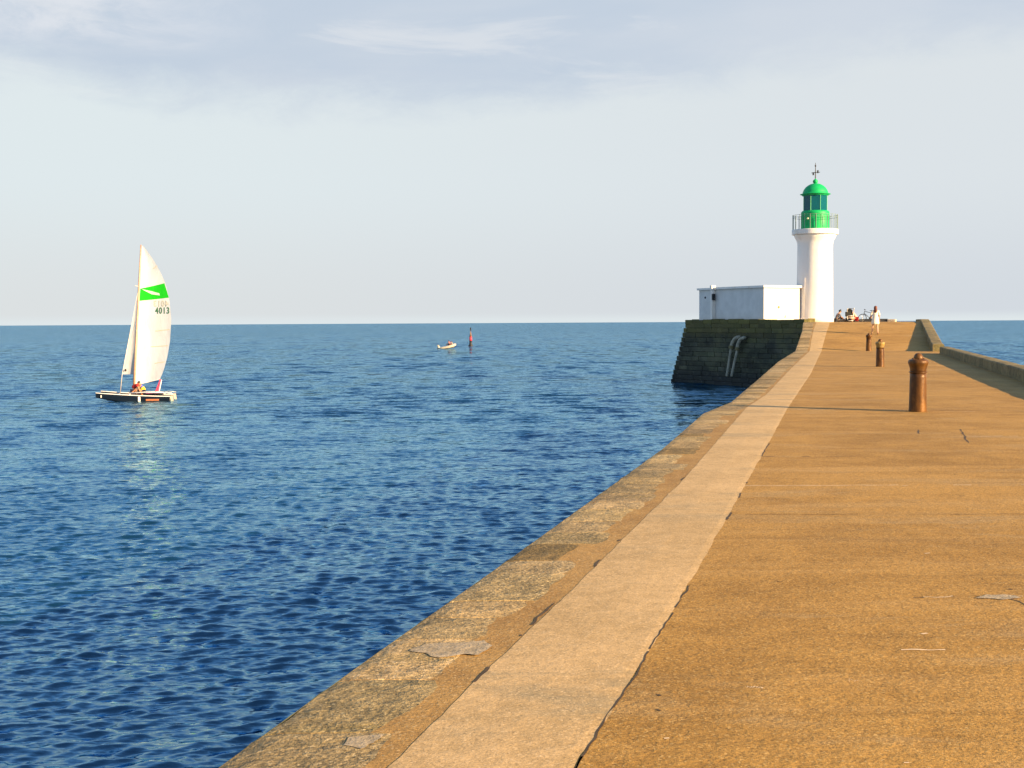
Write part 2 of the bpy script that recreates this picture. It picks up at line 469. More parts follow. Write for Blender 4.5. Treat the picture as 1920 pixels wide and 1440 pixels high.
B_R = [on_deck(*p) for p in [(1074, 1440), (1213, 1222), (1327, 1031), (1439, 833), (1475, 767), (1519, 702), (1540, 658), (1549, 624), (1555, 608)]]
W_I = [Vector((12.6, 31.3, 0)) - Vector((.25, 1, 0)) * 40, Vector((12.6, 31.3, 0)), Vector((20.05, 60, 0)), Vector((21.05, 64, 0)), Vector((26.15, 82, 0)), Vector((27.4, 87, 0)), Vector((31.5, 104, 0))]
def ext(pts):      # continue behind the viewpoint with the pier's own direction
    p = pts[0]; q = pts[-1]
    return [Vector((p.x - 18 * .25, p.y - 18, 0))] + pts + [Vector((q.x + 3.2 * .25, q.y + 3.2, 0))]
E_L, B_L, B_R = ext(E_L), ext(B_L), ext(B_R)
def xs(Y): return [lerp_line(E_L, Y), lerp_line(B_L, Y), lerp_line(B_R, Y), lerp_line(W_I, Y)]
stations = list(np.arange(-10, 30, .5)) + list(np.arange(30, 79, 1.0)) + list(np.arange(79, 84, .25)) + list(np.arange(84, 106.1, 2.0))
stations = sorted(set([round(float(s), 3) for s in stations] + [p.y for p in E_L if p.y > 4] + [YR0]))

def strip(bm, Ys, fa, fb, dz=0.0, mi=0, nx=1, wob=0.0):
    prev = None
    for Y in Ys:
        xa, xb = fa(Y), fb(Y)
        row = [bm.verts.new((xa + (xb - xa) * i / nx, Y, zdeck(Y) + dz + (wob * (mnoise.noise(Vector((xa + (xb - xa) * i / nx, Y, 3)) * .35)) if wob else 0))) for i in range(nx + 1)]
        if prev:
            for i in range(nx):
                f = bm.faces.new((prev[i], prev[i + 1], row[i + 1], row[i])); f.material_index = mi
        prev = row
# deck body: top, seaward wall faces and a closed bottom
bm = BM()
fE = lambda Y: lerp_line(E_L, Y); fBL = lambda Y: lerp_line(B_L, Y); fBR = lambda Y: lerp_line(B_R, Y)
fW = lambda Y: lerp_line(W_I, Y) + .45
strip(bm, stations, lambda Y: fE(Y) + .07, fBL, -0.001, 1)
strip(bm, stations, lambda Y: fBL(Y), fBR, -0.001, 1)
strip(bm, stations, fBR, fW, 0.0, 0, nx=6, wob=0.0)
lo = None
for Y in stations:
    a = bm.verts.new((fE(Y) + .02, Y, zdeck(Y) - .003)); b = bm.verts.new((fE(Y) - .5, Y, -3))
    c = bm.verts.new((fW(Y), Y, zdeck(Y))); d = bm.verts.new((fW(Y) + .02, Y, -3))
    if lo:
        f = bm.faces.new((lo[0], lo[1], b, a)); f.material_index = 2
        f = bm.faces.new((lo[2], lo[3], d, c)); f.material_index = 2
    lo = (a, b, c, d)
# cracks, joints and patches lying in the deck surface
def crack(pxs, w, mi, dz=.0015, jag=.012, step=.05, gaps=0.0):
    P = [on_deck(*p) if isinstance(p, tuple) else p for p in pxs]
    pts = []
    for a, b in zip(P, P[1:]):
        n = max(2, int((b - a).length / step))
        for i in range(n): pts.append(a.lerp(b, i / n))
    pts.append(P[-1])
    prev = None
    for i, p in enumerate(pts):
        d = (pts[min(i + 1, len(pts) - 1)] - pts[max(i - 1, 0)]); d.z = 0; d.normalize(); nn = Vector((-d.y, d.x, 0))
        o = nn * jag * (mnoise.noise(p * 2.3) * 1.6 + mnoise.noise(p * 9.1))
        ww = w * max(0.12, 1 + .9 * mnoise.noise(p * 5.7 + Vector((3, 1, 2))))
        q = Vector((p.x, p.y, zdeck(p.y) + dz))
        cur = (bm.verts.new(q + o + nn * ww / 2), bm.verts.new(q + o - nn * ww / 2))
        if prev and not (gaps and mnoise.noise(p * 1.1 + Vector((9, 9, 9))) < gaps - .5):
            f = bm.faces.new((prev[0], prev[1], cur[1], cur[0])); f.material_index = mi
        prev = cur
def crossjoint(Yl, x0, x1, w, mi, tilt=-.25, **k):     # from px x0 to px x1 across the deck, square to the pier
    a = on_deck(x0, Yl)
    d = ray(x1, Yl); kx = d.x / d.y
    t = (kx * a.y - a.x) / (1 - kx * tilt)
    crack([a, Vector((a.x + t, a.y + tilt * t, 0))], w, mi, **k)
crossjoint(765, 1352, 1990, .030, 3, jag=.01, gaps=.15)
crossjoint(768, 1478, 1900, .022, 4, jag=.01, gaps=.45)
crossjoint(687, 1495, 1840, .07, 3, jag=.02, gaps=.12)
crossjoint(693, 1500, 1800, .05, 4, jag=.02, gaps=.4)
crossjoint(911, 1396, 1990, .018, 4, tilt=-.02, gaps=.35)
crossjoint(965, 1362, 1960, .012, 3, tilt=-.03, gaps=.5)
crossjoint(818, 1800, 1960, .02, 4, tilt=-.02, gaps=.2)
crossjoint(1222, 1214, 1990, .012, 4, tilt=-.0, gaps=.48)
crossjoint(1120, 1690, 1990, .012, 4, tilt=-.0, gaps=.25)
def slab(px, mi, dz=.006):      # irregular pale patch of render lying flush in the surface
    vs = []
    P = [on_deck(*p) for p in px]
    for a, b in zip(P, P[1:] + P[:1]):
        for k in range(14):
            q = a.lerp(b, k / 14); q = q + Vector((mnoise.noise(q * 11), mnoise.noise(q * 11 + Vector((5, 5, 5))), 0)) * .035
            vs.append(bm.verts.new((q.x, q.y, zdeck(q.y) + dz)))
    f = bm.faces.new(vs); f.material_index = mi
slab([(770, 1222), (800, 1210), (912, 1205), (921, 1215), (905, 1228), (830, 1234)], 5)
slab([(645, 1398), (655, 1385), (722, 1382), (700, 1400), (668, 1406)], 5)
slab([(1835, 1122), (1845, 1117), (1905, 1119), (1912, 1124), (1880, 1126)], 5, .004)
crossjoint(1278, 1592, 1628, .005, 4, tilt=.03, jag=.03, gaps=.5)
crossjoint(1290, 1400, 1430, .008, 4, tilt=0)
crossjoint(622, 1545, 1700, .08, 3, jag=.03, gaps=.4)
for x0, x1 in ((1430, 1452), (1504, 1520), (1549, 1604)): crossjoint(856, x0, x1, .028, 3, tilt=0.01, jag=.006)
crack([(1800, 805), (1808, 818), (1816, 831)], .018, 3)
crack([(1828, 1118), (1850, 1121), (1890, 1122), (1910, 1128), (1930, 1142)], .014, 3)
crack([(1712, 1121), (1733, 1121)], .012, 3)
crack([(1840, 1120), (1905, 1119)], .030, 5, dz=.002)
crack([(1722, 806), (1724, 813)], .02, 3)
for (x, y) in ((1456, 1090), (1788, 1340), (1802, 930), (1612, 992), (1668, 1155), (1893, 1105), (1905, 900), (1793, 890), (1236, 1332), (1235, 1305)):
    crack([(x - 3, y), (x + 5, y + 1)], .012, 3, step=.02)
for (x, y) in ((1738, 1038), (1250, 1386), (1735, 1190), (1697, 911), (1700, 1432)):
    crack([(x - 5, y), (x + 5, y - 1)], .012, 4, step=.02)
# the broken seam along the landward side of the pale band
seam = [p for p in B_R if p.y > -8]
for i, (y0, y1) in enumerate(((1443, 1222), (1218, 1150), (1140, 1095), (1030, 962), (935, 905), (870, 833))):
    a = on_deck(1200, y0).y; b = on_deck(1200, y1).y
    k = max(3, int((b - a) / .12)); pts = [Vector((fBR(a + (b - a) * j / k) + .013, a + (b - a) * j / k, 0)) for j in range(k + 1)]
    crack(pts, .008 if i < 3 else .014, 3, dz=.002, jag=.010, step=.03, gaps=.42)
crack([Vector((fBR(Y) + .013, Y, 0)) for Y in np.arange(-9, 4.6, .3)], .009, 3, dz=.002, jag=.010, gaps=.4)
deck = structure(obj('pier_deck', bm, [M_DECK, M_FILL, M_MAS, M_CRACK, M_LINE, M_GREYP]))
# tint attribute needed by the masonry slot
def add_tint(me, cols):
    at = me.color_attributes.new('tint', 'FLOAT_COLOR', 'CORNER')
    a = np.ones((len(me.loops), 4), dtype=np.float32)
    for p in me.polygons:
        c = cols(p)
        for li in p.loop_indices: a[li, :3] = c
    at.data.foreach_set('color', a.ravel())
add_tint(deck.data, lambda p: (1, 1, 1))

# pale concrete band, slightly proud, with a wavering outline
bm = BM()
def wl(Y, s): return (.018 * mnoise.noise(Vector((Y * 1.7, s, 0))) + .012 * mnoise.noise(Vector((Y * 6.3, s, 4))))
Ys = sorted(set(list(np.arange(-10, 30, .12)) + stations))
Ys = [y for y in Ys if y < 88.5]
prev = None
for Y in Ys:
    xa, xb = fBL(Y) + wl(Y, 1) * .7, fBR(Y) + wl(Y, 7) * .6
    z = zdeck(Y)
    row = [bm.verts.new((xa - .01, Y, z - .02)), bm.verts.new((xa, Y, z + .001)), bm.verts.new(((xa + xb) / 2, Y, z + .005)), bm.verts.new((xb - .04, Y, z + .003)), bm.verts.new((xb + .008, Y, z + .0006))]
    if prev:
        for i in range(4): bm.faces.new((prev[i], prev[i + 1], row[i + 1], row[i]))
    prev = row
structure(obj('pavement_band', bm, M_BAND))

# dark broken seam between coping fill and band
bm = BM()
for a, b in ((-8, 4.4), (4.6, 5.1), (5.25, 6.3), (6.5, 7.0), (7.9, 8.3), (9.0, 9.5), (12.3, 12.7)):
    k = max(3, int((b - a) / .1))
    crack([Vector((fBL(a + (b - a) * j / k) - .014, a + (b - a) * j / k, 0)) for j in range(k + 1)], .014, 0, dz=.0012, jag=.012, step=.03, gaps=.45)
structure(obj('pier_seam', bm, M_CRACK))

# coping: irregular old stones along the edge, one mesh, tinted stone by stone
bm = BM(); tints = []; rs = random.Random(5)
Y = -9.5
while Y < 89.3:
    L = rs.uniform(.28, .85) * (1 if Y < 40 else 1.5)
    if Y < 19.35 < Y + L: L = 19.35 - Y
    Y1 = Y + L
    wfull = fBL((Y + Y1) / 2) - fE((Y + Y1) / 2)
    wid = wfull * rs.choice([.62, .70, .78, .85, .58, .74])
    if Y > 21: wid = wfull * rs.uniform(.8, .97)
    tv = rs.uniform(.72, 1.18); tg = rs.uniform(-.035, .03)
    tint = (tv, tv * (1 + tg), tv * (1 + 1.6 * tg + rs.uniform(-.05, .05)))
    if rs.random() < .13: tint = (.62, .58, .46)
    if rs.random() < .10: tint = (1.25, 1.22, 1.25)
    nseg = max(2, int(L / .09)); nw = 5
    g = .005
    rows = []; top = rs.uniform(0, .002)
    for i in range(nseg + 1):
        yy = Y + g + (L - 2 * g) * i / nseg
        x0 = fE(yy); rowv = []
        inner = wid + .03 * mnoise.noise(Vector((yy * 5, 2, 0))) + .05 * mnoise.noise(Vector((yy * 1.6, 8, 0)))
        outj = .022 * mnoise.noise(Vector((yy * 3.1, 5, 1))) + .012 * mnoise.noise(Vector((yy * 11, 5, 2)))
        endf = min(1, (min(i, nseg - i)) * .8 + .35)
        cols = [(0, -.45), (0, -.03), (.018, -.008)] + [(inner * j / nw, 0) for j in range(1, nw)] + [(inner - .07, -.0003), (inner, -.0035)]
        for (dx, dz) in cols:
            zz = zdeck(yy) + .002 + top + dz + (.0015 * mnoise.noise(Vector((x0 + dx, yy, 1)) * 6) if dz == 0 else 0) - .002 * (1 - endf)
            # the stones follow the edge, each course running on below the deck
            rowv.append(bm.verts.new((x0 + dx * 1.0 + (outj if dx < .05 else 0), yy - dx * .0, zz)))
        rows.append(rowv)
    for a, b in zip(rows, rows[1:]):
        for i in range(len(a) - 1):
            bm.faces.new((a[i], a[i + 1], b[i + 1], b[i])); tints.append(tint)
    for rw in (rows[0], rows[-1]):
        q = [bm.verts.new((v.co.x, v.co.y, v.co.z - .03)) for v in rw]
        for i in range(len(rw) - 1):
            bm.faces.new((rw[i], rw[i + 1], q[i + 1], q[i])); tints.append(tint)
    Y = Y1
coping = structure(obj('pier_coping', bm, M_STONE, smooth=False))
add_tint(coping.data, lambda p: tints[p.index] if p.index < len(tints) else (1, 1, 1))

# ------------------------------------------------------------------ parapets on the right
def parapet(name, label, Y0, Y1, h0, h1, t, joint=None, seed=1, ztop=None):
    bm = BM(); rows = []; n = int((Y1 - Y0) / .35)
    for i in range(n + 1):
        Y = Y0 + (Y1 - Y0) * i / n
        x = lerp_line(W_I, Y); zb = zdeck(Y)
        f = i / n
        zt = (ztop(Y) if ztop else zb + h0 + (h1 - h0) * f)
        zt += .018 * mnoise.noise(Vector((Y * .8, seed, 0))) + .012 * mnoise.noise(Vector((Y * 3.3, seed, 3)))
        jx = .015 * mnoise.noise(Vector((Y * .9, seed, 8)))
        z0 = min(zb - .02, zt - .12)
        pr = [(jx, z0), (jx, zt - .03), (jx + .03, zt), (t / 2, zt + .008), (t - .04, zt), (t, zt - .04), (t + .02, z0 - .3)]
        rows.append([bm.verts.new((x + a, Y - a * .25, z)) for a, z in pr])
    for a, b in zip(rows, rows[1:]):
        for i in range(len(a) - 1): bm.faces.new((a[i], a[i + 1], b[i + 1], b[i]))
    bm.faces.new(rows[0]); bm.faces.new(rows[-1])
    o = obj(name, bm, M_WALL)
    return tag(o, label, 'wall', 'parapet walls along the right side of the pier')
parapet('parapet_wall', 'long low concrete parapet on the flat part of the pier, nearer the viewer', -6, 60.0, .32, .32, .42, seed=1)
def zt2(Y):
    pts = [(64, ZD + .36), (66.2, ZD + .42), (82, ZT + .16), (88, ZT + .16)]
    for (a, za), (b, zb) in zip(pts, pts[1:]):
        if a <= Y <= b: return za + (zb - za) * (Y - a) / (b - a)
    return pts[-1][1]
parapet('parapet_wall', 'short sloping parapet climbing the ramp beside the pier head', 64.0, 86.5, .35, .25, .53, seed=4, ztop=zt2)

# low wall at the back of the head, with a pale end stone
bm = BM()
pa, pb = at_y(1563, 600, 104.0), at_y(1664, 600, 102.6)
def seg_box(bm, a, b, z0, z1, t, bev=.02):
    d = (b - a); d.z = 0; L = d.length; ang = math.atan2(d.y, d.x)
    c = (a + b) / 2; c.z = (z0 + z1) / 2
    box(bm, c, (L, t, z1 - z0), Matrix.Rotation(ang, 3, 'Z'), bev)
seg_box(bm, pa, pb, ZT - .3, 4.8 + .16, .5)
M_SHADEWALL = mat('shaded_wall', (.045, .05, .055), .85, var=.3, vscale=3, bump=.01)  # shade on this parapet is put into its dark base colour
tag(obj('low_wall', bm, M_SHADEWALL), 'low dark wall behind the bicycle at the back of the pier head', 'wall')
bm = BM(); pc = at_y(1680, 600, 102.3)
seg_box(bm, pb + Vector((.03, -.02, 0)), pc, ZT - .3, 4.8 + .12, .62, .06)
tag(obj('end_stone', bm, mat('pale_stone', (.5, .42, .3), .85, var=.25, vscale=8, bump=.02)), 'pale weathered stone block at the right end of the low dark wall', 'stone')

# ------------------------------------------------------------------ BASTION
A0 = Vector((20.75, 90.2, 0)); B0 = Vector((13.95, 102.6, 0))
d1 = (B0 - A0).normalized(); n1v = Vector((d1.y, -d1.x, 0))
if n1v.dot(Vector((-1, -.3, 0))) < 0: n1v = -n1v
poly_top = [A0 - d1 * 1.2, B0, Vector((19.5, 110.5, 0)), Vector((28.5, 111, 0)), Vector((30.6, 104, 0)), Vector((27.6, 90, 0)), Vector((23, 86, 0))]
bast = thing('stone_bastion', 'dark algae covered stone bastion carrying the white lighthouse at the pier end', 'bastion', (0, 0, 0))
# core
bm = BM(); cen = sum(poly_top, Vector()) / len(poly_top)
prism(bm, [(cen + (p - cen) * 1.10) for p in poly_top], -3, ZT - .03, [(cen + (p - cen) * .985) for p in poly_top])
core = obj('core', bm, M_MAS, bast); add_tint(core.data, lambda p: (.8, .8, .8))
# masonry courses on the two visible faces
bm = BM(); tcol = []
rb = random.Random(3)
def face_courses(P, Q, nout, zlo, zhi, ncourse, batter):
    hd = (zhi - zlo) / ncourse
    d = (Q - P).normalized(); L = (Q - P).length
    ang = math.atan2(d.y, d.x); M3 = Matrix.Rotation(ang, 3, 'Z')
    for c in range(ncourse):
        zc = zlo + (c + .5) * hd
        off = batter * (zhi - zc) / (zhi - zlo)
        s = 0.0
        row_t = rb.uniform(.8, 1.15); row_o = rb.uniform(-.02, .02)
        s -= off * .8; first = True
        LL = L + off * .9
        while s < LL:
            w = rb.uniform(.55, 1.35) * (.6 if first else 1); first = False
            w = min(w, LL - s) if LL - s > .3 else LL - s
            if w < .1: break
            jo = rb.uniform(-.035, .035) + row_o
            ctr = P + d * (s + w / 2) + nout * (off + jo - .28); ctr.z = zc
            n0 = len(bm.faces)
            box(bm, ctr, (w - .004, .62, hd - .010 - rb.uniform(0, .008)), M3 @ Matrix.Rotation(R(rb.uniform(-.5, .5)), 3, 'Y'), .035)
            tv = row_t * rb.uniform(.75, 1.2)
            tcol.extend([(tv, tv * rb.uniform(.95, 1.05), tv * rb.uniform(.85, 1.1))] * (len(bm.faces) - n0))
            s += w
face_courses(B0, A0 - d1 * 1.2, n1v, -.5, ZT - .05, 14, 1.0)
P2 = Vector((19.5, 110.5, 0)); dd = (P2 - B0).normalized(); n2v = Vector((-dd.y, dd.x, 0))
if n2v.dot(Vector((-1, 0, 0))) < 0: n2v = -n2v
face_courses(P2, B0, n2v, -.5, ZT - .05, 14, 1.0)
crs = obj('masonry_face', bm, M_MAS, bast)
add_tint(crs.data, lambda p: tcol[p.index] if p.index < len(tcol) else (1, 1, 1))
# coping course (top kerb, stands above the platform)
bm = BM(); tcc = []
for P, Q, nn in ((B0, A0 + d1 * .15, n1v), (P2, B0, n2v)):
    d = (Q - P).normalized(); L = (Q - P).length; s = 0; M3 = Matrix.Rotation(math.atan2(d.y, d.x), 3, 'Z')
    while s < L:
        w = min(rb.uniform(.9, 1.6), L - s + .01)
        ctr = P + d * (s + w / 2) - nn * .25
        zt = 4.93 + rb.uniform(-.02, .03) + (.05 if 2 < s < 8 else 0)
        ctr.z = zt - .17; n0 = len(bm.faces)
        box(bm, ctr, (w - .02, .66, .34), M3, .04)
        tv = rb.uniform(.8, 1.5); tcc.extend([(tv, tv, tv * .8)] * (len(bm.faces) - n0)); s += w
cp = obj('coping', bm, M_MAS, bast); add_tint(cp.data, lambda p: tcc[p.index] if p.index < len(tcc) else (1, 1, 1))
# paved platform of the head
bm = BM(); prism(bm, [cen + (p - cen) * .97 for p in poly_top], ZT - .3, ZT - .006)
structure(obj('pier_head_ground', bm, M_DECK))

# ochre kerb block where pier coping meets the bastion
bm = BM(); kb = at_y(1521.5, 603, 89.2)
box(bm, (kb.x, kb.y, ZT + .06), (.50, .55, .42), Matrix.Rotation(R(-14), 3, 'Z'), .03)
tag(obj('kerb_block', bm, mat('lichen_block', (.30, .25, .08), .9, var=.3, vscale=5, bump=.02)), 'small ochre lichened block at the foot of the lighthouse', 'stone')

# two galvanised pipes against the bastion
fp0 = A0 + n1v * .62; fn = (n1v + Vector((0, 0, .22))).normalized()
fp0 = A0 + n1v * .0; fp0.z = ZT
def pipe(label, pts, r_up, r_dn):
    w = [on_plane(px, py, fp0 + fn * off, fn) for px, py, off in pts]
    root = thing('drain_pipe', label, 'pipe', w[-1], 0, 'galvanised pipes on the bastion')
    w = [p - w[-1] for p in w]
    bm = BM()
    # smooth the bend
    sm = []
    for i in range(len(w) - 1):
        p0 = w[max(0, i - 1)]; p1 = w[i]; p2 = w[i + 1]; p3 = w[min(len(w) - 1, i + 2)]
        for k in range(5):
            t = k / 5
            sm.append(.5 * ((2 * p1) + (p2 - p0) * t + (2 * p0 - 5 * p1 + 4 * p2 - p3) * t * t + (3 * p1 - p0 - 3 * p2 + p3) * t ** 3))
    sm.append(w[-1])
    nb = int(len(sm) * .62)
    tube(bm, sm[:nb], r_up, 12); obj('bend', bm, M_PIPE, root, True)
    bm = BM(); tube(bm, sm[nb - 1:], r_dn, 12); obj('downpipe', bm, M_PIPE, root, True)
    bm = BM(); a = sm[nb - 1]; dd = (sm[nb] - sm[nb - 2]).normalized()
    tube(bm, [a - dd * .10, a + dd * .12], r_up * 1.35, 14); obj('flange', bm, mat('flange_brown', (.14, .12, .05), .8), root)
pipe('left galvanised pipe bending down the dark bastion wall', [(1389, 633, -.2), (1384, 632.5, .28), (1377, 637, .34), (1372.5, 646, .34), (1370.5, 656, .32), (1366.5, 682, .28), (1362.6, 706, .28)], .15, .10)
pipe('right galvanised pipe bending down the dark bastion wall', [(1399, 635, -.2), (1395, 633.5, .28), (1388, 637, .34), (1383.5, 647, .34), (1381.5, 660, .32), (1376.5, 682, .28), (1371.6, 706, .28)], .135, .10)

# ------------------------------------------------------------------ SERVICE BUILDING
hc = at_y(1432, 600, 94.9); hc.z = 0
u1 = d1.copy(); u2 = Vector((-n1v.x, -n1v.y, 0))      # u1 along the shaded side (away), u2 across
HL, HW, HZ = 7.85, 3.5, 7.47
ang_h = math.atan2(u2.y, u2.x)
hut = thing('service_building', 'flat roofed white service building beside the lighthouse tower', 'building', (hc.x, hc.y, ZT - .01), ang_h)
# local frame: +x = u2 (along the lit wall), +y = u1 (along the shaded wall)
bm = BM(); H = HZ - ZT
box(bm, (HW / 2, HL / 2, (H - .16) / 2), (HW, HL, H - .16)); obj('wall', bm, M_HUT, hut)
bm = BM()
box(bm, (HW / 2 + .03, 2.8, H - .08), (HW + .36, 5.93, .17), None, .015)
box(bm, (HW / 2 + .03, 6.99, H - .10), (HW + .36, 1.96, .16), None, .015)
obj('roof', bm, M_WHITE, hut)
bm = BM(); box(bm, (-.16, 5.90, (H - .2) / 2 - .02), (.30, .26, H - .2), None, .02); box(bm, (-.16, 5.90, H - .02), (.40, .24, .36), None, .02)
pl = obj('pilaster', bm, M_WHITE, hut)
bm = BM(); box(bm, (-.25, 5.70, H - .75), (.24, .16, .50), None, .03); obj('lamp_box', bm, M_BLACK, hut)
bm = BM(); box(bm, (-.02, 7.05, H - .77), (.06, .13, .13), Matrix.Rotation(R(45), 3, 'X'), .01); obj('vent', bm, M_BLACK, hut)
M_RSTAIN = mat('rust_stain', (.42, .20, .06), .9, var=.4, vscale=14)
bm = BM(); lathe(bm, [(.001, 0), (.10, 0), (.085, .03), (.001, .035)], 12)
bmesh.ops.rotate(bm, verts=bm.verts, matrix=Matrix.Rotation(R(90), 3, 'X')); bmesh.ops.translate(bm, verts=bm.verts, vec=(1.42, -.0, 1.14))
obj('rusty_fitting', bm, M_RSTAIN, hut)
bm = BM()
for x, z, w, h in ((2.05, .42, .09, .20),):
    box(bm, (x, -.008, z), (w, .02, h), Matrix.Rotation(R(18), 3, 'Y'), .004)
obj('rust_mark', bm, mat('rust_pale', (.58, .40, .2), .9, var=.3, vscale=10), hut)
bm = BM(); box(bm, (1.72, -.010, 1.98), (1.0, .02, .50), None, .004)
obj('notice_board', bm, mat('notice_board', (.74, .66, .55), .8, var=.12, vscale=22), hut)

# ------------------------------------------------------------------ LIGHTHOUSE
LY = 97.3
K = LY / FPX                                   # metres per photo pixel there
lc = at_y(1527.3, 603.5, LY)
lh = thing('lighthouse', 'white round lighthouse with green lantern and railed gallery', 'lighthouse', (lc.x, lc.y, ZT - .01))
def zp(py): return (602.3 - py) * K + EYE - (ZT - .01)
bm = BM()
lathe(bm, [(35 * K, -.05), (35 * K, .30), (33.4 * K, .40), (33 * K, zp(540)), (32.2 * K, zp(466)), (32.4 * K, zp(458)), (34 * K, zp(452)), (36.5 * K, zp(448)), (38.2 * K, zp(444)), (38.6 * K, zp(441.5)), (30 * K, zp(440.8))], 72)
tw = obj('tower', bm, M_WHITE, lh, False)
for p in tw.data.polygons: p.use_smooth = abs(p.normal.z) < .95
bm = BM(); lathe(bm, [(20 * K, zp(441.3)), (42.3 * K, zp(441.3)), (42.6 * K, zp(440)), (42.6 * K, zp(433)), (41.8 * K, zp(432)), (20 * K, zp(431.4))], 72); obj('gallery', bm, M_WHITE, lh)
# conduit up the shaded side of the shaft
bm = BM(); aa = math.atan2(-lc.y, -lc.x) ; ca = aa - math.asin(18 / 33.0)
cx = Vector((math.cos(ca), math.sin(ca), 0)) * (32.6 * K)
box(bm, (cx.x, cx.y, zp(522) / 2), (.12, .09, zp(522)), Matrix.Rotation(ca, 3, 'Z'), .01); obj('conduit', bm, M_WHITE, lh)
# lantern base (drum with vertical panel ribs)
drum = BM(); lathe(drum, [(26.3 * K, zp(432)), (26.3 * K, zp(430)), (25.8 * K, zp(429.5)), (25.6 * K, zp(405)), (26.0 * K, zp(403)), (26.0 * K, zp(400)), (24.0 * K, zp(397.5)), (22.5 * K, zp(397))], 40)
dr = obj('lantern_base', drum, M_GREEN, lh)
for p in dr.data.polygons: p.use_smooth = abs(p.normal.z) < .6
bm = BM()
for i in range(18):
    a = i * 2 * PI / 18; q = Vector((math.cos(a), math.sin(a), 0)) * 25.85 * K
    box(bm, (q.x, q.y, (zp(429) + zp(405)) / 2), (.02, .025, zp(405) - zp(429)), Matrix.Rotation(a, 3, 'Z'))
obj('rib', bm, mat('green_seam', (.01, .30, .07), .5), dr)
bm = BM(); a = aa - R(30); q = Vector((math.cos(a), math.sin(a), 0)) * 27 * K
ell(bm, (q.x, q.y, zp(412.5)), (.09, .09, .07)); obj('knob', bm, mat('knob_pale', (.6, .58, .4), .4), dr)
# glazing
def teal_glass():
    m = bpy.data.materials.new('teal_glass'); m.use_nodes = True
    t = NT(m.node_tree); t.n.clear(); o = t.new('ShaderNodeOutputMaterial')
    tr = t.new('ShaderNodeBsdfTransparent'); tr.inputs[0].default_value = (.012, .36, .46, 1)
    co = t.new('ShaderNodeTexCoord').outputs['Object']
    df = t.new('ShaderNodeBsdfPrincipled'); t.put(df.inputs['Base Color'], t.mix(t.noise(co, 2, 3), (.0, .13, .16), (.0, .15, .18)))
    df.inputs['Roughness'].default_value = .15
    mx = t.new('ShaderNodeMixShader'); mx.inputs[0].default_value = .6
    t.l.new(tr.outputs[0], mx.inputs[1]); t.l.new(df.outputs[0], mx.inputs[2]); t.l.new(mx.outputs[0], o.inputs[0])
    return m
M_TEAL = teal_glass()
NG = 8; ga = aa + R(22.5) + R(1)
pts8 = [Vector((math.cos(ga + i * 2 * PI / NG), math.sin(ga + i * 2 * PI / NG), 0)) * 22.7 * K for i in range(NG)]
for i in range(NG):
    p, q = pts8[i], pts8[(i + 1) % NG]; bm = BM()
    nn = ((p + q) / 2).normalized()
    mid = (p + q) / 2; mid.z = (zp(397) + zp(369)) / 2
    box(bm, mid, ((q - p).length - .06, .02, zp(369) - zp(397)), Matrix.Rotation(math.atan2((q - p).y, (q - p).x), 3, 'Z'))
    obj('glass_pane', bm, M_TEAL, lh)
for i in range(NG):
    p = pts8[i]; bm = BM(); tube(bm, [(p.x, p.y, zp(398)), (p.x, p.y, zp(368))], .028, 6); obj('mullion', bm, M_GREEND, lh)
bm = BM(); lathe(bm, [(.30, zp(397)), (.30, zp(393)), (.16, zp(392)), (.16, zp(389)), (.34, zp(387)), (.38, zp(382)), (.34, zp(377)), (.12, zp(375)), (.10, zp(371))], 16)
obj('lamp_lens', bm, mat('lens_dark', (.01, .03, .035), .2), lh, True)
bm = BM(); lathe(bm, [(22.0 * K, zp(369.5)), (24 * K, zp(369)), (24 * K, zp(367)), (27.6 * K, zp(366.8)), (28 * K, zp(366)), (24.4 * K, zp(365.2)), (23.3 * K, zp(364)), (22.8 * K, zp(361.5)), (21 * K, zp(357.5)), (18 * K, zp(353.5)), (14 * K, zp(350.2)), (9.5 * K, zp(347.8)), (5.5 * K, zp(346.6)), (3.2 * K, zp(346.2)), (3.0 * K, zp(345.6)), (0, zp(345.5))], 48)
dm = obj('dome', bm, M_GREEN, lh, True)
bm = BM(); lathe(bm, [(3 * K, zp(347)), (2.6 * K, zp(346.2)), (4.0 * K, zp(345)), (4.9 * K, zp(343)), (4.4 * K, zp(340.6)), (2.6 * K, zp(339)), (1.1 * K, zp(338.2)), (.8 * K, zp(336.5)), (0, zp(336.3))], 20); obj('ball_finial', bm, M_GREEN, dm, True)
bm = BM(); M_VANE = mat('vane_iron', (.035, .035, .04), .6)
tube(bm, [(0, 0, zp(337)), (0, 0, zp(322)), (0, 0, zp(308))], [.045, .034, .018], 6)
ell(bm, (0, 0, zp(313.5)), (.06, .06, .09)); ell(bm, (0, 0, zp(326)), (.06, .06, .06))
rt = Vector((-math.sin(aa), math.cos(aa), 0))
tube(bm, [rt * -.30 + Vector((0, 0, zp(326.5))), rt * .34 + Vector((0, 0, zp(325.5)))], .024, 6)
fw = Vector((math.cos(aa), math.sin(aa), 0))
tube(bm, [fw * -.30 + Vector((0, 0, zp(326))), fw * .30 + Vector((0, 0, zp(326)))], .016, 6)
for s, zz in ((-.16, 328), (.17, 324.5)):
    q = rt * s; box(bm, (q.x, q.y, zp(zz)), (.04, .12, .22), Matrix.Rotation(aa, 3, 'Z'))
obj('weather_vane', bm, M_VANE, dm)
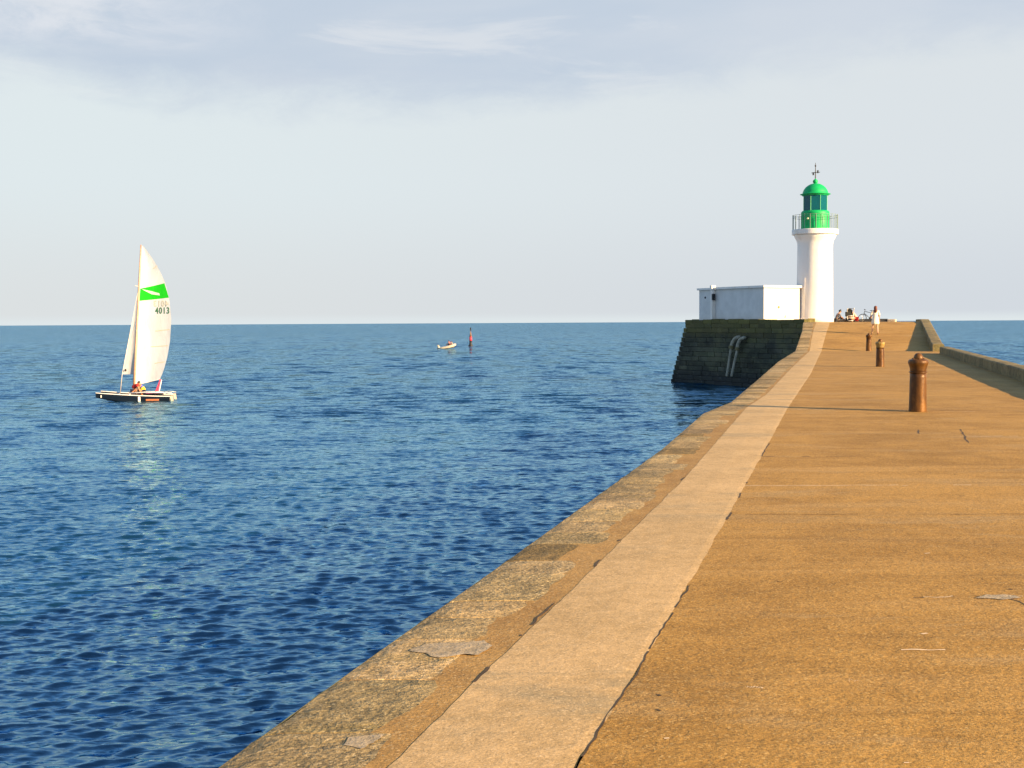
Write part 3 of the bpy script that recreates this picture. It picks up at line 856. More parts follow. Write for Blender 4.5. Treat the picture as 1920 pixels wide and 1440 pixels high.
# gallery railing
bm = BM(); Rg = 41 * K
for zz in (405.5, 409.5):
    tube(bm, [(Rg * math.cos(a), Rg * math.sin(a), zp(zz)) for a in np.linspace(0, 2 * PI, 49)[:-1]], .014, 6, closed=True)
rl = obj('railing', bm, M_RAIL, lh)
for i in range(24):
    a = i * 2 * PI / 24 + .07; bm = BM()
    tube(bm, [(Rg * math.cos(a), Rg * math.sin(a), zp(437)), (Rg * math.cos(a), Rg * math.sin(a), zp(404.5))], .019, 6)
    obj('post', bm, M_RAIL, rl)

# ------------------------------------------------------------------ BOLLARDS
def make_bollard():
    root = thing('bollard', '', 'bollard', (0, 0, 0), 0, 'rusty iron bollards standing on the pier')
    k = .00097
    P = lambda lst: [(r * k, (1187 - y) * k) for r, y in lst]
    bm = BM(); lathe(bm, P([(150, 1192), (150, 1180), (146, 1120), (143, 1000), (140, 850), (138, 700), (136, 600), (134, 522)]), 40); obj('post', bm, M_RUST, root, True)
    bm = BM(); lathe(bm, P([(134, 524), (144, 522), (151, 516), (151, 507), (144, 501), (134, 499)]), 40); obj('ring', bm, M_RUST, root, True)
    bm = BM(); lathe(bm, P([(134, 500), (135, 480), (138, 455), (144, 425), (153, 398), (163, 374), (168, 350), (166, 328), (158, 310), (143, 299), (112, 292), (92, 286), (82, 280)]), 40); obj('head', bm, M_RUST, root, True)
    bm = BM(); lathe(bm, P([(84, 283), (80, 270), (75, 250), (66, 226), (52, 207), (34, 194), (15, 188), (0, 187)]), 28)
    for a in range(6):
        t = a * PI / 3 + .4; ell(bm, (math.cos(t) * .096, math.sin(t) * .096, (1187 - 287) * k), (.014, .014, .012), u=8, v=6)
    obj('cap', bm, M_RUST, root, True)
    return root
b1 = make_bollard()
b_lab = ['nearest and largest rusty iron bollard, left of the low parapet', 'middle rusty bollard with greenish collar standing on the flat deck', 'farthest and smallest bollard, in front of the ramp and the standing woman']
bpos = [(1720.5, 771.5, 110), (1650.0, 687.5, 52), (1628.5, 656.8, 33.5)]
for i, (px, py, hp) in enumerate(bpos):
    o = b1 if i == 0 else copy_tree(b1)
    p = at_z(px, py, ZD)
    if i == 2: p = at_y(px, py, min(p.y, YR0 - .3)); p.z = ZD
    o.location = p; hh = hp * p.y / FPX; s = hh / .97
    o.scale = (s, s, s); o.rotation_euler = (R([.6, 0, .5][i]), R([0, .8, -.6][i]), i * 1.3)
    o['label'] = b_lab[i]
# greenish collar on the middle one
for ch in bpy.data.objects:
    if ch.parent and ch.parent.get('label') == b_lab[1] and ch.name.startswith('head'):
        ch.data = ch.data.copy(); ch.data.materials.clear(); ch.data.materials.append(mat('rust_lichen', (.24, .15, .035), .6, var=.5, vscale=12)); ch['label'] = 'greenish lichened head'

# ------------------------------------------------------------------ FIGURES
def skin(verts, edges, radii, root=0, sub=1):
    me = bpy.data.meshes.new('tmp'); me.from_pydata([tuple(v) for v in verts], edges, [])
    o = bpy.data.objects.new('tmp', me); C.objects.link(o)
    md = o.modifiers.new('s', 'SKIN'); md.use_smooth_shade = True; md.branch_smoothing = .3
    for i, sv in enumerate(me.skin_vertices[0].data):
        r = radii[i]; sv.radius = r if isinstance(r, tuple) else (r, r); sv.use_root = (i == root)
    ms = o.modifiers.new('u', 'SUBSURF'); ms.levels = sub; ms.render_levels = sub
    dg = bpy.context.evaluated_depsgraph_get(); dg.update()
    out = bpy.data.meshes.new_from_object(o.evaluated_get(dg))
    bpy.data.objects.remove(o); bpy.data.meshes.remove(me)
    return out
M_SKIN = mat('skin', (.50, .26, .15), .5, var=.08)
M_SKIN2 = mat('skin_tanned', (.42, .19, .09), .5, var=.08)

def figure(label, loc, rotz, J, mats, wear, hair='short', hairmat=None, sc=1.0, skinm=None, curl=.5, group=None):
    """J: joints in local metres, facing +y.  wear: dict garment -> (chains, extra radius, material)"""
    root = thing('person', label, 'person', loc, rotz, group); root.scale = (sc, sc, sc)
    J = {k: Vector(v) for k, v in J.items()}
    V, E, Rd, ix = [], [], [], {}
    def add(k, p, r, prev=None):
        ix[k] = len(V); V.append(p); Rd.append(r)
        if prev is not None: E.append((ix[prev], ix[k]))
    add('pelvis', J['pelvis'], .125); add('waist', J['waist'], .105, 'pelvis'); add('chest', J['chest'], .125, 'waist')
    add('neck', J['neck'], .052, 'chest')
    hd = (J['head'] - J['neck']).normalized(); fc = J.get('face', Vector((0, 1, 0))).normalized()
    add('jaw', J['head'] - hd * .045 + fc * .012, .068, 'neck'); add('skull', J['head'] + hd * .03, .088, 'jaw'); add('crown', J['head'] + hd * .085, .062, 'skull')
    add('nose', J['head'] - hd * .01 + fc * .098, .014, 'jaw')
    for s, sx in (('l', -1), ('r', 1)):
        add('sh' + s, J['sh' + s], .052, 'chest'); add('ua' + s, J['sh' + s].lerp(J['el' + s], .5), .045, 'sh' + s)
        add('el' + s, J['el' + s], .036, 'ua' + s); add('fa' + s, J['el' + s].lerp(J['wr' + s], .35), .036, 'el' + s); add('wr' + s, J['wr' + s], .024, 'fa' + s)
        add('hp' + s, J['hp' + s], .088, 'pelvis'); add('th' + s, J['hp' + s].lerp(J['kn' + s], .45), .074, 'hp' + s); add('kn' + s, J['kn' + s], .050, 'th' + s)
        add('cf' + s, J['kn' + s].lerp(J['an' + s], .32), .050, 'kn' + s); add('an' + s, J['an' + s], .032, 'cf' + s)
        add('to' + s, J['to' + s], .026, 'an' + s)
        d = (J['wr' + s] - J['el' + s]).normalized(); sd_ = d.cross(fc)
        sd_ = sd_.normalized() if sd_.length > .05 else Vector((1, 0, 0)); pn = d.cross(sd_).normalized()
        pc_ = J['wr' + s] + d * .05; add('pa' + s, pc_, (.022, .030), 'wr' + s)
        for fi in range(4):
            o_ = sd_ * (.021 * (fi - 1.5)); ln = (.070, .080, .075, .058)[fi]
            add('f%d%s' % (fi, s), pc_ + d * .036 + o_, .0095, 'pa' + s)
            add('g%d%s' % (fi, s), pc_ + d * (.036 + ln * .55) + o_ + pn * .015 * curl, .0085, 'f%d%s' % (fi, s))
            add('h%d%s' % (fi, s), pc_ + d * (.036 + ln * .9) + o_ + pn * .05 * curl, .0075, 'g%d%s' % (fi, s))
        add('t0' + s, pc_ - d * .01 + sd_ * .036 + pn * .01, .011, 'pa' + s); add('t1' + s, pc_ + d * .03 + sd_ * .058 + pn * .025, .009, 't0' + s)
    obj('body', skin(V, E, Rd), skinm or M_SKIN, root, True)
    for g, (keys, extra, m) in wear.items():
        vv, rr, kk, ee = [], [], {}, []
        for k in keys:
            i = ix[k]; kk[i] = len(vv); vv.append(V[i]); r = Rd[i]; r = r if not isinstance(r, tuple) else r[0]; rr.append(r + extra)
        for a, b in E:
            if a in kk and b in kk: ee.append((kk[a], kk[b]))
        obj(g, skin(vv, ee, rr), m, root, True)
    # face details
    sdv = fc.cross(hd).normalized()
    for s in (-1, 1):
        bm = BM(); ell(bm, J['head'] + fc * .083 + sdv * .032 * s + hd * .012, (.012, .012, .009), u=8, v=6); obj('eye', bm, M_BLACK, root)
        bm = BM(); ell(bm, J['head'] + sdv * .088 * s - hd * .005, (.014, .022, .030), u=8, v=6); obj('ear', bm, skinm or M_SKIN, root)
    bm = BM(); ell(bm, J['head'] + fc * .078 - hd * .052, (.022, .012, .007), u=8, v=6); obj('mouth', bm, mat('lips', (.38, .12, .10), .5), root)
    hm = hairmat or mat('dark_hair', (.02, .013, .009), .6)
    bm = BM(); q = hd.to_track_quat('Z', 'Y').to_matrix()
    ell(bm, J['head'] + hd * .042 - fc * .022, (.094, .100, .085), q, 16, 10)
    if hair == 'long':
        ell(bm, J['head'] - fc * .055 - hd * .03, (.098, .065, .13), q); ell(bm, J['head'] - fc * .065 - hd * .16, (.108, .052, .14), q)
    if hair == 'bun': ell(bm, J['head'] + hd * .13 - fc * .03, (.045, .045, .045))
    obj('hair', bm, hm, root, True)
    return root

# the woman on the ramp, seen from behind, mid-step
wp = at_y(1641, 627, 74.0)
M_DRESS = mat('cream_cotton', (.78, .70, .55), .8, var=.06, vscale=9)
J = dict(pelvis=(0, 0, .92), waist=(0, .0, 1.05), chest=(.0, .01, 1.24), neck=(0, 0, 1.40), head=(0.01, .02, 1.515), face=(.12, 1, -.15),
         shl=(-.165, 0, 1.345), ell=(-.25, .02, 1.10), wrl=(-.20, .20, 1.02), shr=(.165, 0, 1.345), elr=(.225, -.03, 1.09), wrr=(.23, .08, .88),
         hpl=(-.10, 0, .88), knl=(-.125, .08, .49), anl=(-.155, .15, .09), tol=(-.16, .27, .03), hpr=(.10, 0, .88), knr=(.12, 0, .48), anr=(.125, -.10, .10), tor=(.13, .01, .035))
wz = zdeck(74.0)
wo = figure('woman in a short cream dress with long auburn hair walking up the ramp', (wp.x, wp.y, wz + .005), R(-4), J, None,
       {'dress_top': (['pelvis', 'waist', 'chest', 'shl', 'shr', 'ual', 'uar', 'ell', 'elr'], .016, M_DRESS)}, 'long', mat('auburn_hair', (.15, .042, .018), .55, var=.2), skinm=mat('skin_light', (.60, .34, .21), .5, var=.08))
bm = BM(); prevr = None; nn = 28
for z, rx, ry in ((1.16, .145, .125), (1.04, .138, .12), (.92, .175, .145), (.80, .205, .165), (.66, .225, .185), (.60, .215, .18), (.585, .20, .165)):
    rg = [bm.verts.new((rx * math.cos(2 * PI * j / nn) * (1 + .05 * math.sin(j * 2.1) * (1.2 - z)), ry * math.sin(2 * PI * j / nn) * (1 + .06 * math.sin(j * 1.7) * (1.2 - z)), z)) for j in range(nn)]
    if prevr:
        for j in range(nn): bm.faces.new((prevr[j], prevr[(j + 1) % nn], rg[(j + 1) % nn], rg[j]))
    prevr = rg
obj('skirt', bm, M_DRESS, wo, True)
for k in ('tol', 'tor'):
    bm = BM(); p = Vector(J[k]); ell(bm, p + Vector((0, -.07, -.012)), (.042, .12, .02))
    obj('sandal', bm, mat('sandal_brown', (.10, .05, .03), .7), wo, True)

# seated person beside the tower, looking right
gp = at_y(1568, 602, 99.6); gz = ZT
Jsit = dict(pelvis=(0, -.02, .13), waist=(0, .03, .28), chest=(0, .10, .47), neck=(0, .20, .62), head=(0, .27, .72), face=(0, 1, -.35),
            shl=(-.17, .15, .56), ell=(-.20, .27, .36), wrl=(-.10, .42, .30), shr=(.17, .15, .56), elr=(.2, .28, .35), wrr=(.10, .43, .28),
            hpl=(-.10, .02, .12), knl=(-.14, .40, .30), anl=(-.12, .72, .07), tol=(-.12, .84, .05), hpr=(.10, .02, .12), knr=(.14, .45, .14), anr=(.13, .86, .06), tor=(.13, .95, .10))
M_GREYSH = mat('grey_shirt', (.14, .13, .14), .85); M_DTROU = mat('dark_trousers', (.02, .022, .03), .85)
figure('person in grey top sitting on the ground against the lighthouse foot, looking right', (gp.x, gp.y, gz), R(-82), Jsit, None,
       {'shirt': (['pelvis', 'waist', 'chest', 'shl', 'shr', 'ual', 'uar', 'ell', 'elr'], .018, M_GREYSH), 'trousers': (['pelvis', 'hpl', 'hpr', 'thl', 'thr', 'knl', 'knr', 'cfl', 'cfr', 'anl', 'anr'], .016, M_DTROU)}, 'bun', sc=1.12)

# crouching person in pink top and red shorts, looking left
gp = at_y(1603, 602, 99.3)
Jcr = dict(pelvis=(0, -.12, .24), waist=(0, -.02, .40), chest=(0, .12, .60), neck=(0, .25, .73), head=(0, .33, .82), face=(0, 1, -.5),
           shl=(-.18, .19, .68), ell=(-.22, .30, .45), wrl=(-.12, .44, .34), shr=(.18, .19, .68), elr=(.22, .30, .45), wrr=(.12, .45, .34),
           hpl=(-.11, -.10, .22), knl=(-.17, .28, .36), anl=(-.14, .12, .08), tol=(-.15, .25, .04), hpr=(.11, -.10, .22), knr=(.16, .30, .33), anr=(.14, .14, .08), tor=(.15, .27, .04))
figure('crouching person in pale pink top and red shorts, looking left beside the pushchair', (gp.x, gp.y, gz), R(80), Jcr, None,
       {'shirt': (['pelvis', 'waist', 'chest', 'shl', 'shr', 'ual', 'uar'], .022, mat('pink_cotton', (.58, .36, .30), .85)),
        'shorts': (['pelvis', 'hpl', 'hpr', 'thl', 'thr'], .022, mat('red_cotton', (.42, .02, .03), .85))}, 'short', mat('brown_hair', (.05, .018, .012), .6), sc=1.1)
# dark clad person behind the pushchair
gp = at_y(1590, 602, 100.9)
figure('dark clad person seated behind the pushchair', (gp.x, gp.y, gz), R(-150), Jsit, None,
       {'jacket': (['pelvis', 'waist', 'chest', 'shl', 'shr', 'ual', 'uar', 'ell', 'elr'], .03, mat('black_jacket', (.012, .013, .015), .85)), 'trousers': (['pelvis', 'hpl', 'hpr', 'thl', 'thr', 'knl', 'knr', 'cfl', 'cfr', 'anl', 'anr'], .016, M_DTROU)}, 'short', sc=1.15)

# ------------------------------------------------------------------ PUSHCHAIR
pp = at_y(1593, 602, 98.2)
pc = thing('pushchair', 'black folding pushchair with pale metal frame between the seated people', 'pushchair', (pp.x, pp.y, ZT), R(4))
M_ALU = mat('pale_alloy', (.62, .60, .55), .4, .3); M_BF = mat('black_fabric', (.012, .013, .014), .9)
for s in (-1, 1):
    bm = BM(); tube(bm, [(s * .25, -.32, .10), (s * .25, -.10, .50), (s * .25, -.20, .92), (s * .24, -.32, 1.04)], .030, 8); obj('frame_tube', bm, M_ALU, pc, True)
    bm = BM(); tube(bm, [(s * .24, -.02, .45), (s * .24, .42, .10)], .016, 8); obj('frame_tube', bm, M_ALU, pc, True)
for y, z in ((-.22, .30), (-.12, .46), (-.33, .10)):
    bm = BM(); tube(bm, [(-.25, y, z), (.25, y, z)], .024, 8); obj('crossbar', bm, M_ALU, pc, True)
bm = BM(); tube(bm, [(-.21, -.30, 1.02), (.21, -.30, 1.02)], .018, 8); obj('handle', bm, M_BLACK, pc, True)
bm = BM(); box(bm, (0, -.06, .68), (.42, .06, .50), Matrix.Rotation(R(-8), 3, 'X'), .03); box(bm, (0, .12, .44), (.42, .34, .06), None, .025); obj('seat', bm, M_BF, pc)
bm = BM(); ell(bm, (0, .10, .88), (.20, .22, .16)); obj('hood', bm, M_BF, pc, True)
bm = BM(); box(bm, (-.30, -.12, .60), (.14, .2, .36), None, .04); obj('bag', bm, M_BF, pc)
for s in (-1, 1):
    for y in (-.33, .43):
        bm = BM(); lathe(bm, [(.03, -.02), (.085, -.02), (.095, 0), (.085, .02), (.03, .02)], 16); bmesh.ops.rotate(bm, verts=bm.verts, matrix=Matrix.Rotation(R(90), 3, 'Y')); bmesh.ops.translate(bm, verts=bm.verts, vec=(s * .26, y, .10)); obj('wheel', bm, M_BLACK, pc, True)

# ------------------------------------------------------------------ BICYCLE
bp = at_y(1629, 602, 101.0)
bk = thing('bicycle', 'dark bicycle leaning on the low wall behind the standing woman', 'bicycle', (bp.x, bp.y, ZT), R(180 - 22))
bk.scale = (.98, .98, .98); bk.rotation_euler = (R(4), 0, R(180 - 22))
M_BF2 = mat('bike_paint', (.02, .024, .035), .35, coat=.3)
def wheel(x):
    bm = BM(); tube(bm, [(x + .30 * math.cos(a), 0, .32 + .30 * math.sin(a)) for a in np.linspace(0, 2 * PI, 37)[:-1]], .028, 8, closed=True); w = obj('wheel', bm, M_BLACK, bk, True)
    bm = BM(); tube(bm, [(x + .28 * math.cos(a), 0, .32 + .28 * math.sin(a)) for a in np.linspace(0, 2 * PI, 37)[:-1]], .010, 6, closed=True)
    obj('rim', bm, M_ALU, w, True)
    bm = BM()
    for a in np.linspace(0, 2 * PI, 19)[:-1]: tube(bm, [(x, 0, .32), (x + .28 * math.cos(a), 0, .32 + .28 * math.sin(a))], .0018, 4)
    tube(bm, [(x, -.04, .32), (x, .04, .32)], .02, 8); obj('spokes', bm, M_ALU, w)
wheel(.50); wheel(-.50)
bb = (-.08, 0, .30); st = (-.22, 0, .80); hdt = (.34, 0, .84); hdb = (.38, 0, .70)
bm = BM()
for a, b, r in ((bb, (-.20, 0, .74), .022), ((-.19, 0, .72), hdt, .021), (bb, hdb, .024), (hdb, (.33, 0, .88), .024)): tube(bm, [a, b], r, 8)
for s in (-.03, .03):
    tube(bm, [bb, (-.5, s, .32)], .009, 6); tube(bm, [(-.19, 0, .72), (-.5, s, .32)], .008, 6)
obj('frame', bm, M_BF2, bk, True)
bm = BM()
for s in (-.04, .04): tube(bm, [(.385, s * .6, .70), (.42, s, .55), (.50, s, .32)], .011, 6)
obj('fork', bm, M_BF2, bk, True)
bm = BM(); tube(bm, [(.33, 0, .86), (.32, 0, .97), (.38, 0, .99)], .012, 8); tube(bm, [(.26, -.27, .97), (.35, -.22, .99), (.38, 0, .99), (.35, .22, .99), (.26, .27, .97)], .018, 8); obj('handlebar', bm, M_BF2, bk, True)
bm = BM(); tube(bm, [(-.19, 0, .72), (-.23, 0, .88)], .011, 8); ell(bm, (-.25, 0, .905), (.13, .075, .03)); ell(bm, (-.14, 0, .905), (.09, .03, .022)); obj('saddle', bm, M_BLACK, bk, True)
bm = BM(); lathe(bm, [(.02, -.006), (.085, -.006), (.085, .006), (.02, .006)], 24); bmesh.ops.rotate(bm, verts=bm.verts, matrix=Matrix.Rotation(R(90), 3, 'X')); bmesh.ops.translate(bm, verts=bm.verts, vec=(bb[0], -.05, bb[2]))
tube(bm, [(bb[0], -.07, bb[2]), (bb[0] + .10, -.08, bb[2] - .13)], .009, 6); box(bm, (bb[0] + .10, -.12, bb[2] - .13), (.09, .09, .02)); tube(bm, [(bb[0], .07, bb[2]), (bb[0] - .10, .08, bb[2] + .13)], .009, 6); box(bm, (bb[0] - .10, .12, bb[2] + .13), (.09, .09, .02)); obj('crankset', bm, M_DARKM, bk)

# ------------------------------------------------------------------ CATAMARAN
hd_ = Vector((-.985, -.17, 0)).normalized()
near_c = at_z(254, 752, 0.0)
cc = near_c + Vector((-.17, .985, 0)) * 1.12
cat = thing('sailing_catamaran', 'small navy catamaran under a tall cream mainsail with green panel', 'sailboat', (cc.x, cc.y, 0.0), math.atan2(hd_.y, hd_.x))
M_NAVY = mat('navy_gelcoat', (.005, .009, .018), .3, var=.1)
M_GEL = mat('white_gelcoat', (.72, .70, .66), .35, coat=.2, var=.04)
def sail_mat(name, col, tl=.25):
    m = bpy.data.materials.new(name); m.use_nodes = True
    t = NT(m.node_tree); t.n.clear(); o = t.new('ShaderNodeOutputMaterial')
    co = t.new('ShaderNodeTexCoord').outputs['Object']
    n = t.noise(t.mapping(co, (1, 1, .35)), 1.6, 5, .6, .5)
    c = t.mix(t.smooth(n, .35, .7), col, tuple(x * .86 for x in col))
    d = t.new('ShaderNodeBsdfDiffuse'); t.put(d.inputs[0], c)
    tr = t.new('ShaderNodeBsdfTranslucent'); t.put(tr.inputs[0], c)
    mx = t.new('ShaderNodeMixShader'); mx.inputs[0].default_value = tl
    bn = t.new('ShaderNodeBump'); bn.inputs['Distance'].default_value = .05
    t.put(bn.inputs['Height'], n); t.l.new(bn.outputs[0], d.inputs['Normal'])
    t.l.new(d.outputs[0], mx.inputs[1]); t.l.new(tr.outputs[0], mx.inputs[2]); t.l.new(mx.outputs[0], o.inputs[0])
    return m
M_SAIL = sail_mat('sail_cloth', (.56, .60, .65)); M_JIB = sail_mat('jib_cloth', (.42, .44, .48), .2)
M_SGREEN = sail_mat('sail_green', (.015, .42, .02), .1); M_SNUM = mat('sail_number', (.02, .10, .05), .8); M_SGHOST = mat('sail_number_ghost', (.36, .37, .33), .8)
M_MAST = mat('mast_copper', (.48, .30, .20), .4, .1)
def hull(y0):
    bm = BM(); rows = []; n = 26
    for i in range(n + 1):
        t = i / n; x = -2.12 + 4.52 * t
        w = .20 * (1 - max(0, (t - .45) / .55) ** 2.2) * (.72 + .28 * min(1, t / .25)) + .004
        top = .30 + .27 * t ** 1.5; keel = -.17 + .42 * max(0, (t - .45) / .55) ** 1.5 + .12 * max(0, (.15 - t) / .15)
        st = top - .04
        pr = [(-w * .82, top), (-w, st), (-w * .96, st - .12), (-w * .6, keel + .08), (0, keel), (w * .6, keel + .08), (w * .96, st - .12), (w, st), (w * .82, top)]
        rows.append([bm.verts.new((x, y0 + a, z)) for a, z in pr])
    for a, b in zip(rows, rows[1:]):
        for j in range(8):
            f = bm.faces.new((a[j], a[j + 1], b[j + 1], b[j]))
            f.material_index = 1 if j in (0, 7) else 0
        f = bm.faces.new((a[8], a[0], b[0], b[8])); f.material_index = 1
    f = bm.faces.new(rows[0]); f.material_index = 1
    bm.faces.new(rows[-1])
    return obj('hull', bm, [M_NAVY, M_GEL], cat)
hn = hull(1.12); hf = hull(-1.12)
for y0, h_ in ((1.12, hn), (-1.12, hf)):
    bm = BM()
    box(bm, (-2.24, y0, .02), (.16, .03, .62), Matrix.Rotation(R(8), 3, 'Y'), .01); obj('rudder', bm, mat('rudder_pale', (.50, .42, .33), .5), h_)
    bm = BM(); tube(bm, [(-2.3, y0, .42), (-1.75, y0 * .92, .50)], .018, 8); obj('tiller', bm, M_ALU, h_, True)
bm = BM(); box(bm, (2.06, 1.12 + .075, .33), (.05, .10, .16), None, .004); obj('hull_number', bm, M_GEL, hn)   # pale mark near the bow
bm = BM(); box(bm, (-1.05, 1.315, .07), (.80, .016, .11), None, .004); obj('sunlit_patch', bm, mat('sunlit_orange', (.34, .12, .05), .4), hn)  # orange strip paints the sunlight falling on the aft hull side
bm = BM(); box(bm, (-.25, 1.32, .12), (.14, .05, .34), None, .015); obj('daggerboard', bm, M_GEL, hn)
for x in (.35, -1.75):
    bm = BM(); tube(bm, [(x, -1.15, .42), (x, 0, .47), (x, 1.15, .42)], .045, 10); obj('crossbeam', bm, M_ALU, cat, True)
bm = BM(); tube(bm, [(-1.75, 1.18, .52), (-.7, 1.20, .56), (.35, 1.16, .52)], .03, 8); obj('side_rail', bm, M_GEL, cat, True)
bm = BM(); tube(bm, [(-2.2, .95, .47), (-1.2, .25, .53), (.2, .1, .50)], .022, 8); obj('tiller_extension', bm, M_GEL, cat, True)
bm = BM(); box(bm, (-.70, 0, .44), (2.06, 2.05, .02)); obj('trampoline', bm, mat('trampoline_mesh', (.06, .04, .06), .9, var=.3), cat)
bm = BM(); box(bm, (-.7, .55, .50), (.55, .30, .10), Matrix.Rotation(R(15), 3, 'Z'), .04); obj('sheet_pile', bm, mat('purple_rope', (.30, .06, .22), .9, var=.4, vscale=20), cat)
# mast with aft rake and slight heel; rig coordinates measured on the photograph
inv = Matrix.Rotation(-math.atan2(hd_.y, hd_.x), 3, 'Z')
def tolocal(px, py, Y):
    p = at_y(px, py, Y); q = inv @ (p - cc); return q
mY = cc.y + hd_.y * .35
def mastpt(py):
    f = (py - 742) / (459 - 742); px = 250.3 + (264.3 - 250.3) * f
    return tolocal(px, py, mY + .35 * f)
bm = BM(); tube(bm, [mastpt(y) for y in (741, 650, 550, 500, 459)], [.075, .075, .065, .05, .04], 10); ms = obj('mast', bm, M_MAST, cat, True)
bm = BM(); a = mastpt(537); tube(bm, [a + Vector((.22, .30, .04)), a, a + Vector((.05, -.35, .04))], .018, 6); obj('spreader', bm, M_ALU, ms)
# mainsail surface
tab = [(722, 0), (712, 47), (700, 51.5), (690, 54.5), (670, 59), (640, 62.5), (600, 63), (560, 57), (530, 47.5), (510, 37.5), (490, 25), (475, 13.5), (465, 5.5), (460.5, 1.2)]
ys = [t_[0] for t_ in tab][1:]; cs = [t_[1] * .95 for t_ in tab][1:]
def chord(py): return float(np.interp(py, ys[::-1], cs[::-1]))
chd = inv @ Vector((.975, .22, 0)).normalized(); lee = inv @ Vector((-.22, .975, 0)).normalized()
def sailpt(u, v, off=0.0):
    """u 0 luff..1 leech, v 0 foot..1 head"""
    yl = 721.5 + (460.8 - 721.5) * v; yr = 711.5 + (460.8 - 711.5) * v
    c = chord(yr) * K2
    P = mastpt(yl) + chd * .08
    dz = (yl - yr) * K2
    twist = .10 * v
    dep = .14 * c * math.sin(PI * min(1, u) ** .75)
    return P + (chd + lee * twist).normalized() * (c * u) + Vector((0, 0, dz * u)) + lee * (dep) - lee * off
K2 = mY / FPX
bm = BM(); NU, NV = 16, 44
g = [[bm.verts.new(sailpt(i / NU, j / NV)) for i in range(NU + 1)] for j in range(NV + 1)]
for j in range(NV):
    for i in range(NU): bm.faces.new((g[j][i], g[j][i + 1], g[j + 1][i + 1], g[j + 1][i]))
main = obj('mainsail', bm, M_SAIL, cat, True)
def uv_of(px, py):
    # approximate inverse mapping by search
    best = None
    for j in range(0, 241):
        v = j / 240; yl = 721.5 + (460.8 - 721.5) * v; yr = 711.5 + (460.8 - 711.5) * v
        u = None
        c = chord(yr)
        if c < 1: continue
        f = (yl - 742) / (459 - 742); xl = 250.3 + 14 * f + 2.3
        u = (px - xl) / c / .985
        yy = yl + (yr - yl) * u
        e = abs(yy - py)
        if best is None or e < best[0]: best = (e, u, v)
    return best[1], best[2]
def patch(name, quad, m, off, n=8):
    bm = BM(); uvs = [uv_of(*q) for q in quad]; gr = []
    for j in range(n + 1):
        r_ = []
        for i in range(n + 1):
            s, t_ = i / n, j / n
            u = (uvs[0][0] * (1 - s) + uvs[1][0] * s) * (1 - t_) + (uvs[3][0] * (1 - s) + uvs[2][0] * s) * t_
            v = (uvs[0][1] * (1 - s) + uvs[1][1] * s) * (1 - t_) + (uvs[3][1] * (1 - s) + uvs[2][1] * s) * t_
            r_.append(bm.verts.new(sailpt(u, v, off)))
        gr.append(r_)
    for j in range(n):
        for i in range(n): bm.faces.new((gr[j][i], gr[j][i + 1], gr[j + 1][i + 1], gr[j + 1][i]))
    return obj(name, bm, m, main, True)
gpn = patch('green_panel', [(263, 541), (306, 531), (314.0, 558), (261.5, 564.5)], M_SGREEN, .02)
patch('logo_blade', [(266, 541.8), (285, 546.6), (283, 552), (267, 543.2)], M_SAIL, .035)
patch('logo_blade', [(284, 546.5), (296.5, 549.2), (297.5, 554.3), (282.5, 551.8)], M_SAIL, .035)
def text_on_sail(name, txt, x0, x1, ytop, ybot, m, mirror=False, off=.02, tilt=0.0):
    cu = bpy.data.curves.new('t', 'FONT'); cu.body = txt; cu.size = 1; cu.offset = .02; cu.resolution_u = 3; cu.space_character = 1.15
    o = bpy.data.objects.new('t', cu); C.objects.link(o)
    dg = bpy.context.evaluated_depsgraph_get(); dg.update()
    me = bpy.data.meshes.new_from_object(o.evaluated_get(dg)); bpy.data.objects.remove(o)
    bm = BM(); bm.from_mesh(me)
    xs_ = [v.co.x for v in bm.verts]; y_ = [v.co.y for v in bm.verts]
    ax, bx, ay, by = min(xs_), max(xs_), min(y_), max(y_)
    for v in bm.verts:
        s = (v.co.x - ax) / (bx - ax); t_ = (v.co.y - ay) / (by - ay)
        if mirror: s = 1 - s
        u, w = uv_of_cont(x0 + (x1 - x0) * s, ybot + (ytop - ybot) * t_ + tilt * s)
        v.co = sailpt(u, w, off)
    bmesh.ops.recalc_face_normals(bm, faces=bm.faces)
    o2 = obj(name, bm, m, main)
def uv_of_cont(px, py):
    v = (721.5 - py) / 260.7
    for _ in range(4):
        yl = 721.5 - 260.7 * v; yr = 711.5 - 250.7 * v; f = (yl - 742) / (-283.0)
        u = (px - (252.6 + 14 * f)) / chord(yr) / .985
        yy = yl + (yr - yl) * u; v += (yy - py) / 258.0
    return u, v
text_on_sail('sail_number', '4013', 289, 314.5, 576, 588.5, M_SNUM)
text_on_sail('sail_number_ghost', '4013', 286.5, 313, 563.5, 575, M_SGHOST, mirror=True)
M_BATT = mat('batten_tape', (.62, .40, .26), .7)
for (xa, ya, xb, yb) in ((289, 620.5, 315, 618.2), (281, 650, 312, 648.2), (288, 681.5, 306, 678.5), (286, 503, 293, 497)):
    patch('batten', [(xa, ya), (xb, yb), (xb, yb + .9), (xa, ya + .9)], M_BATT, .02, 3)
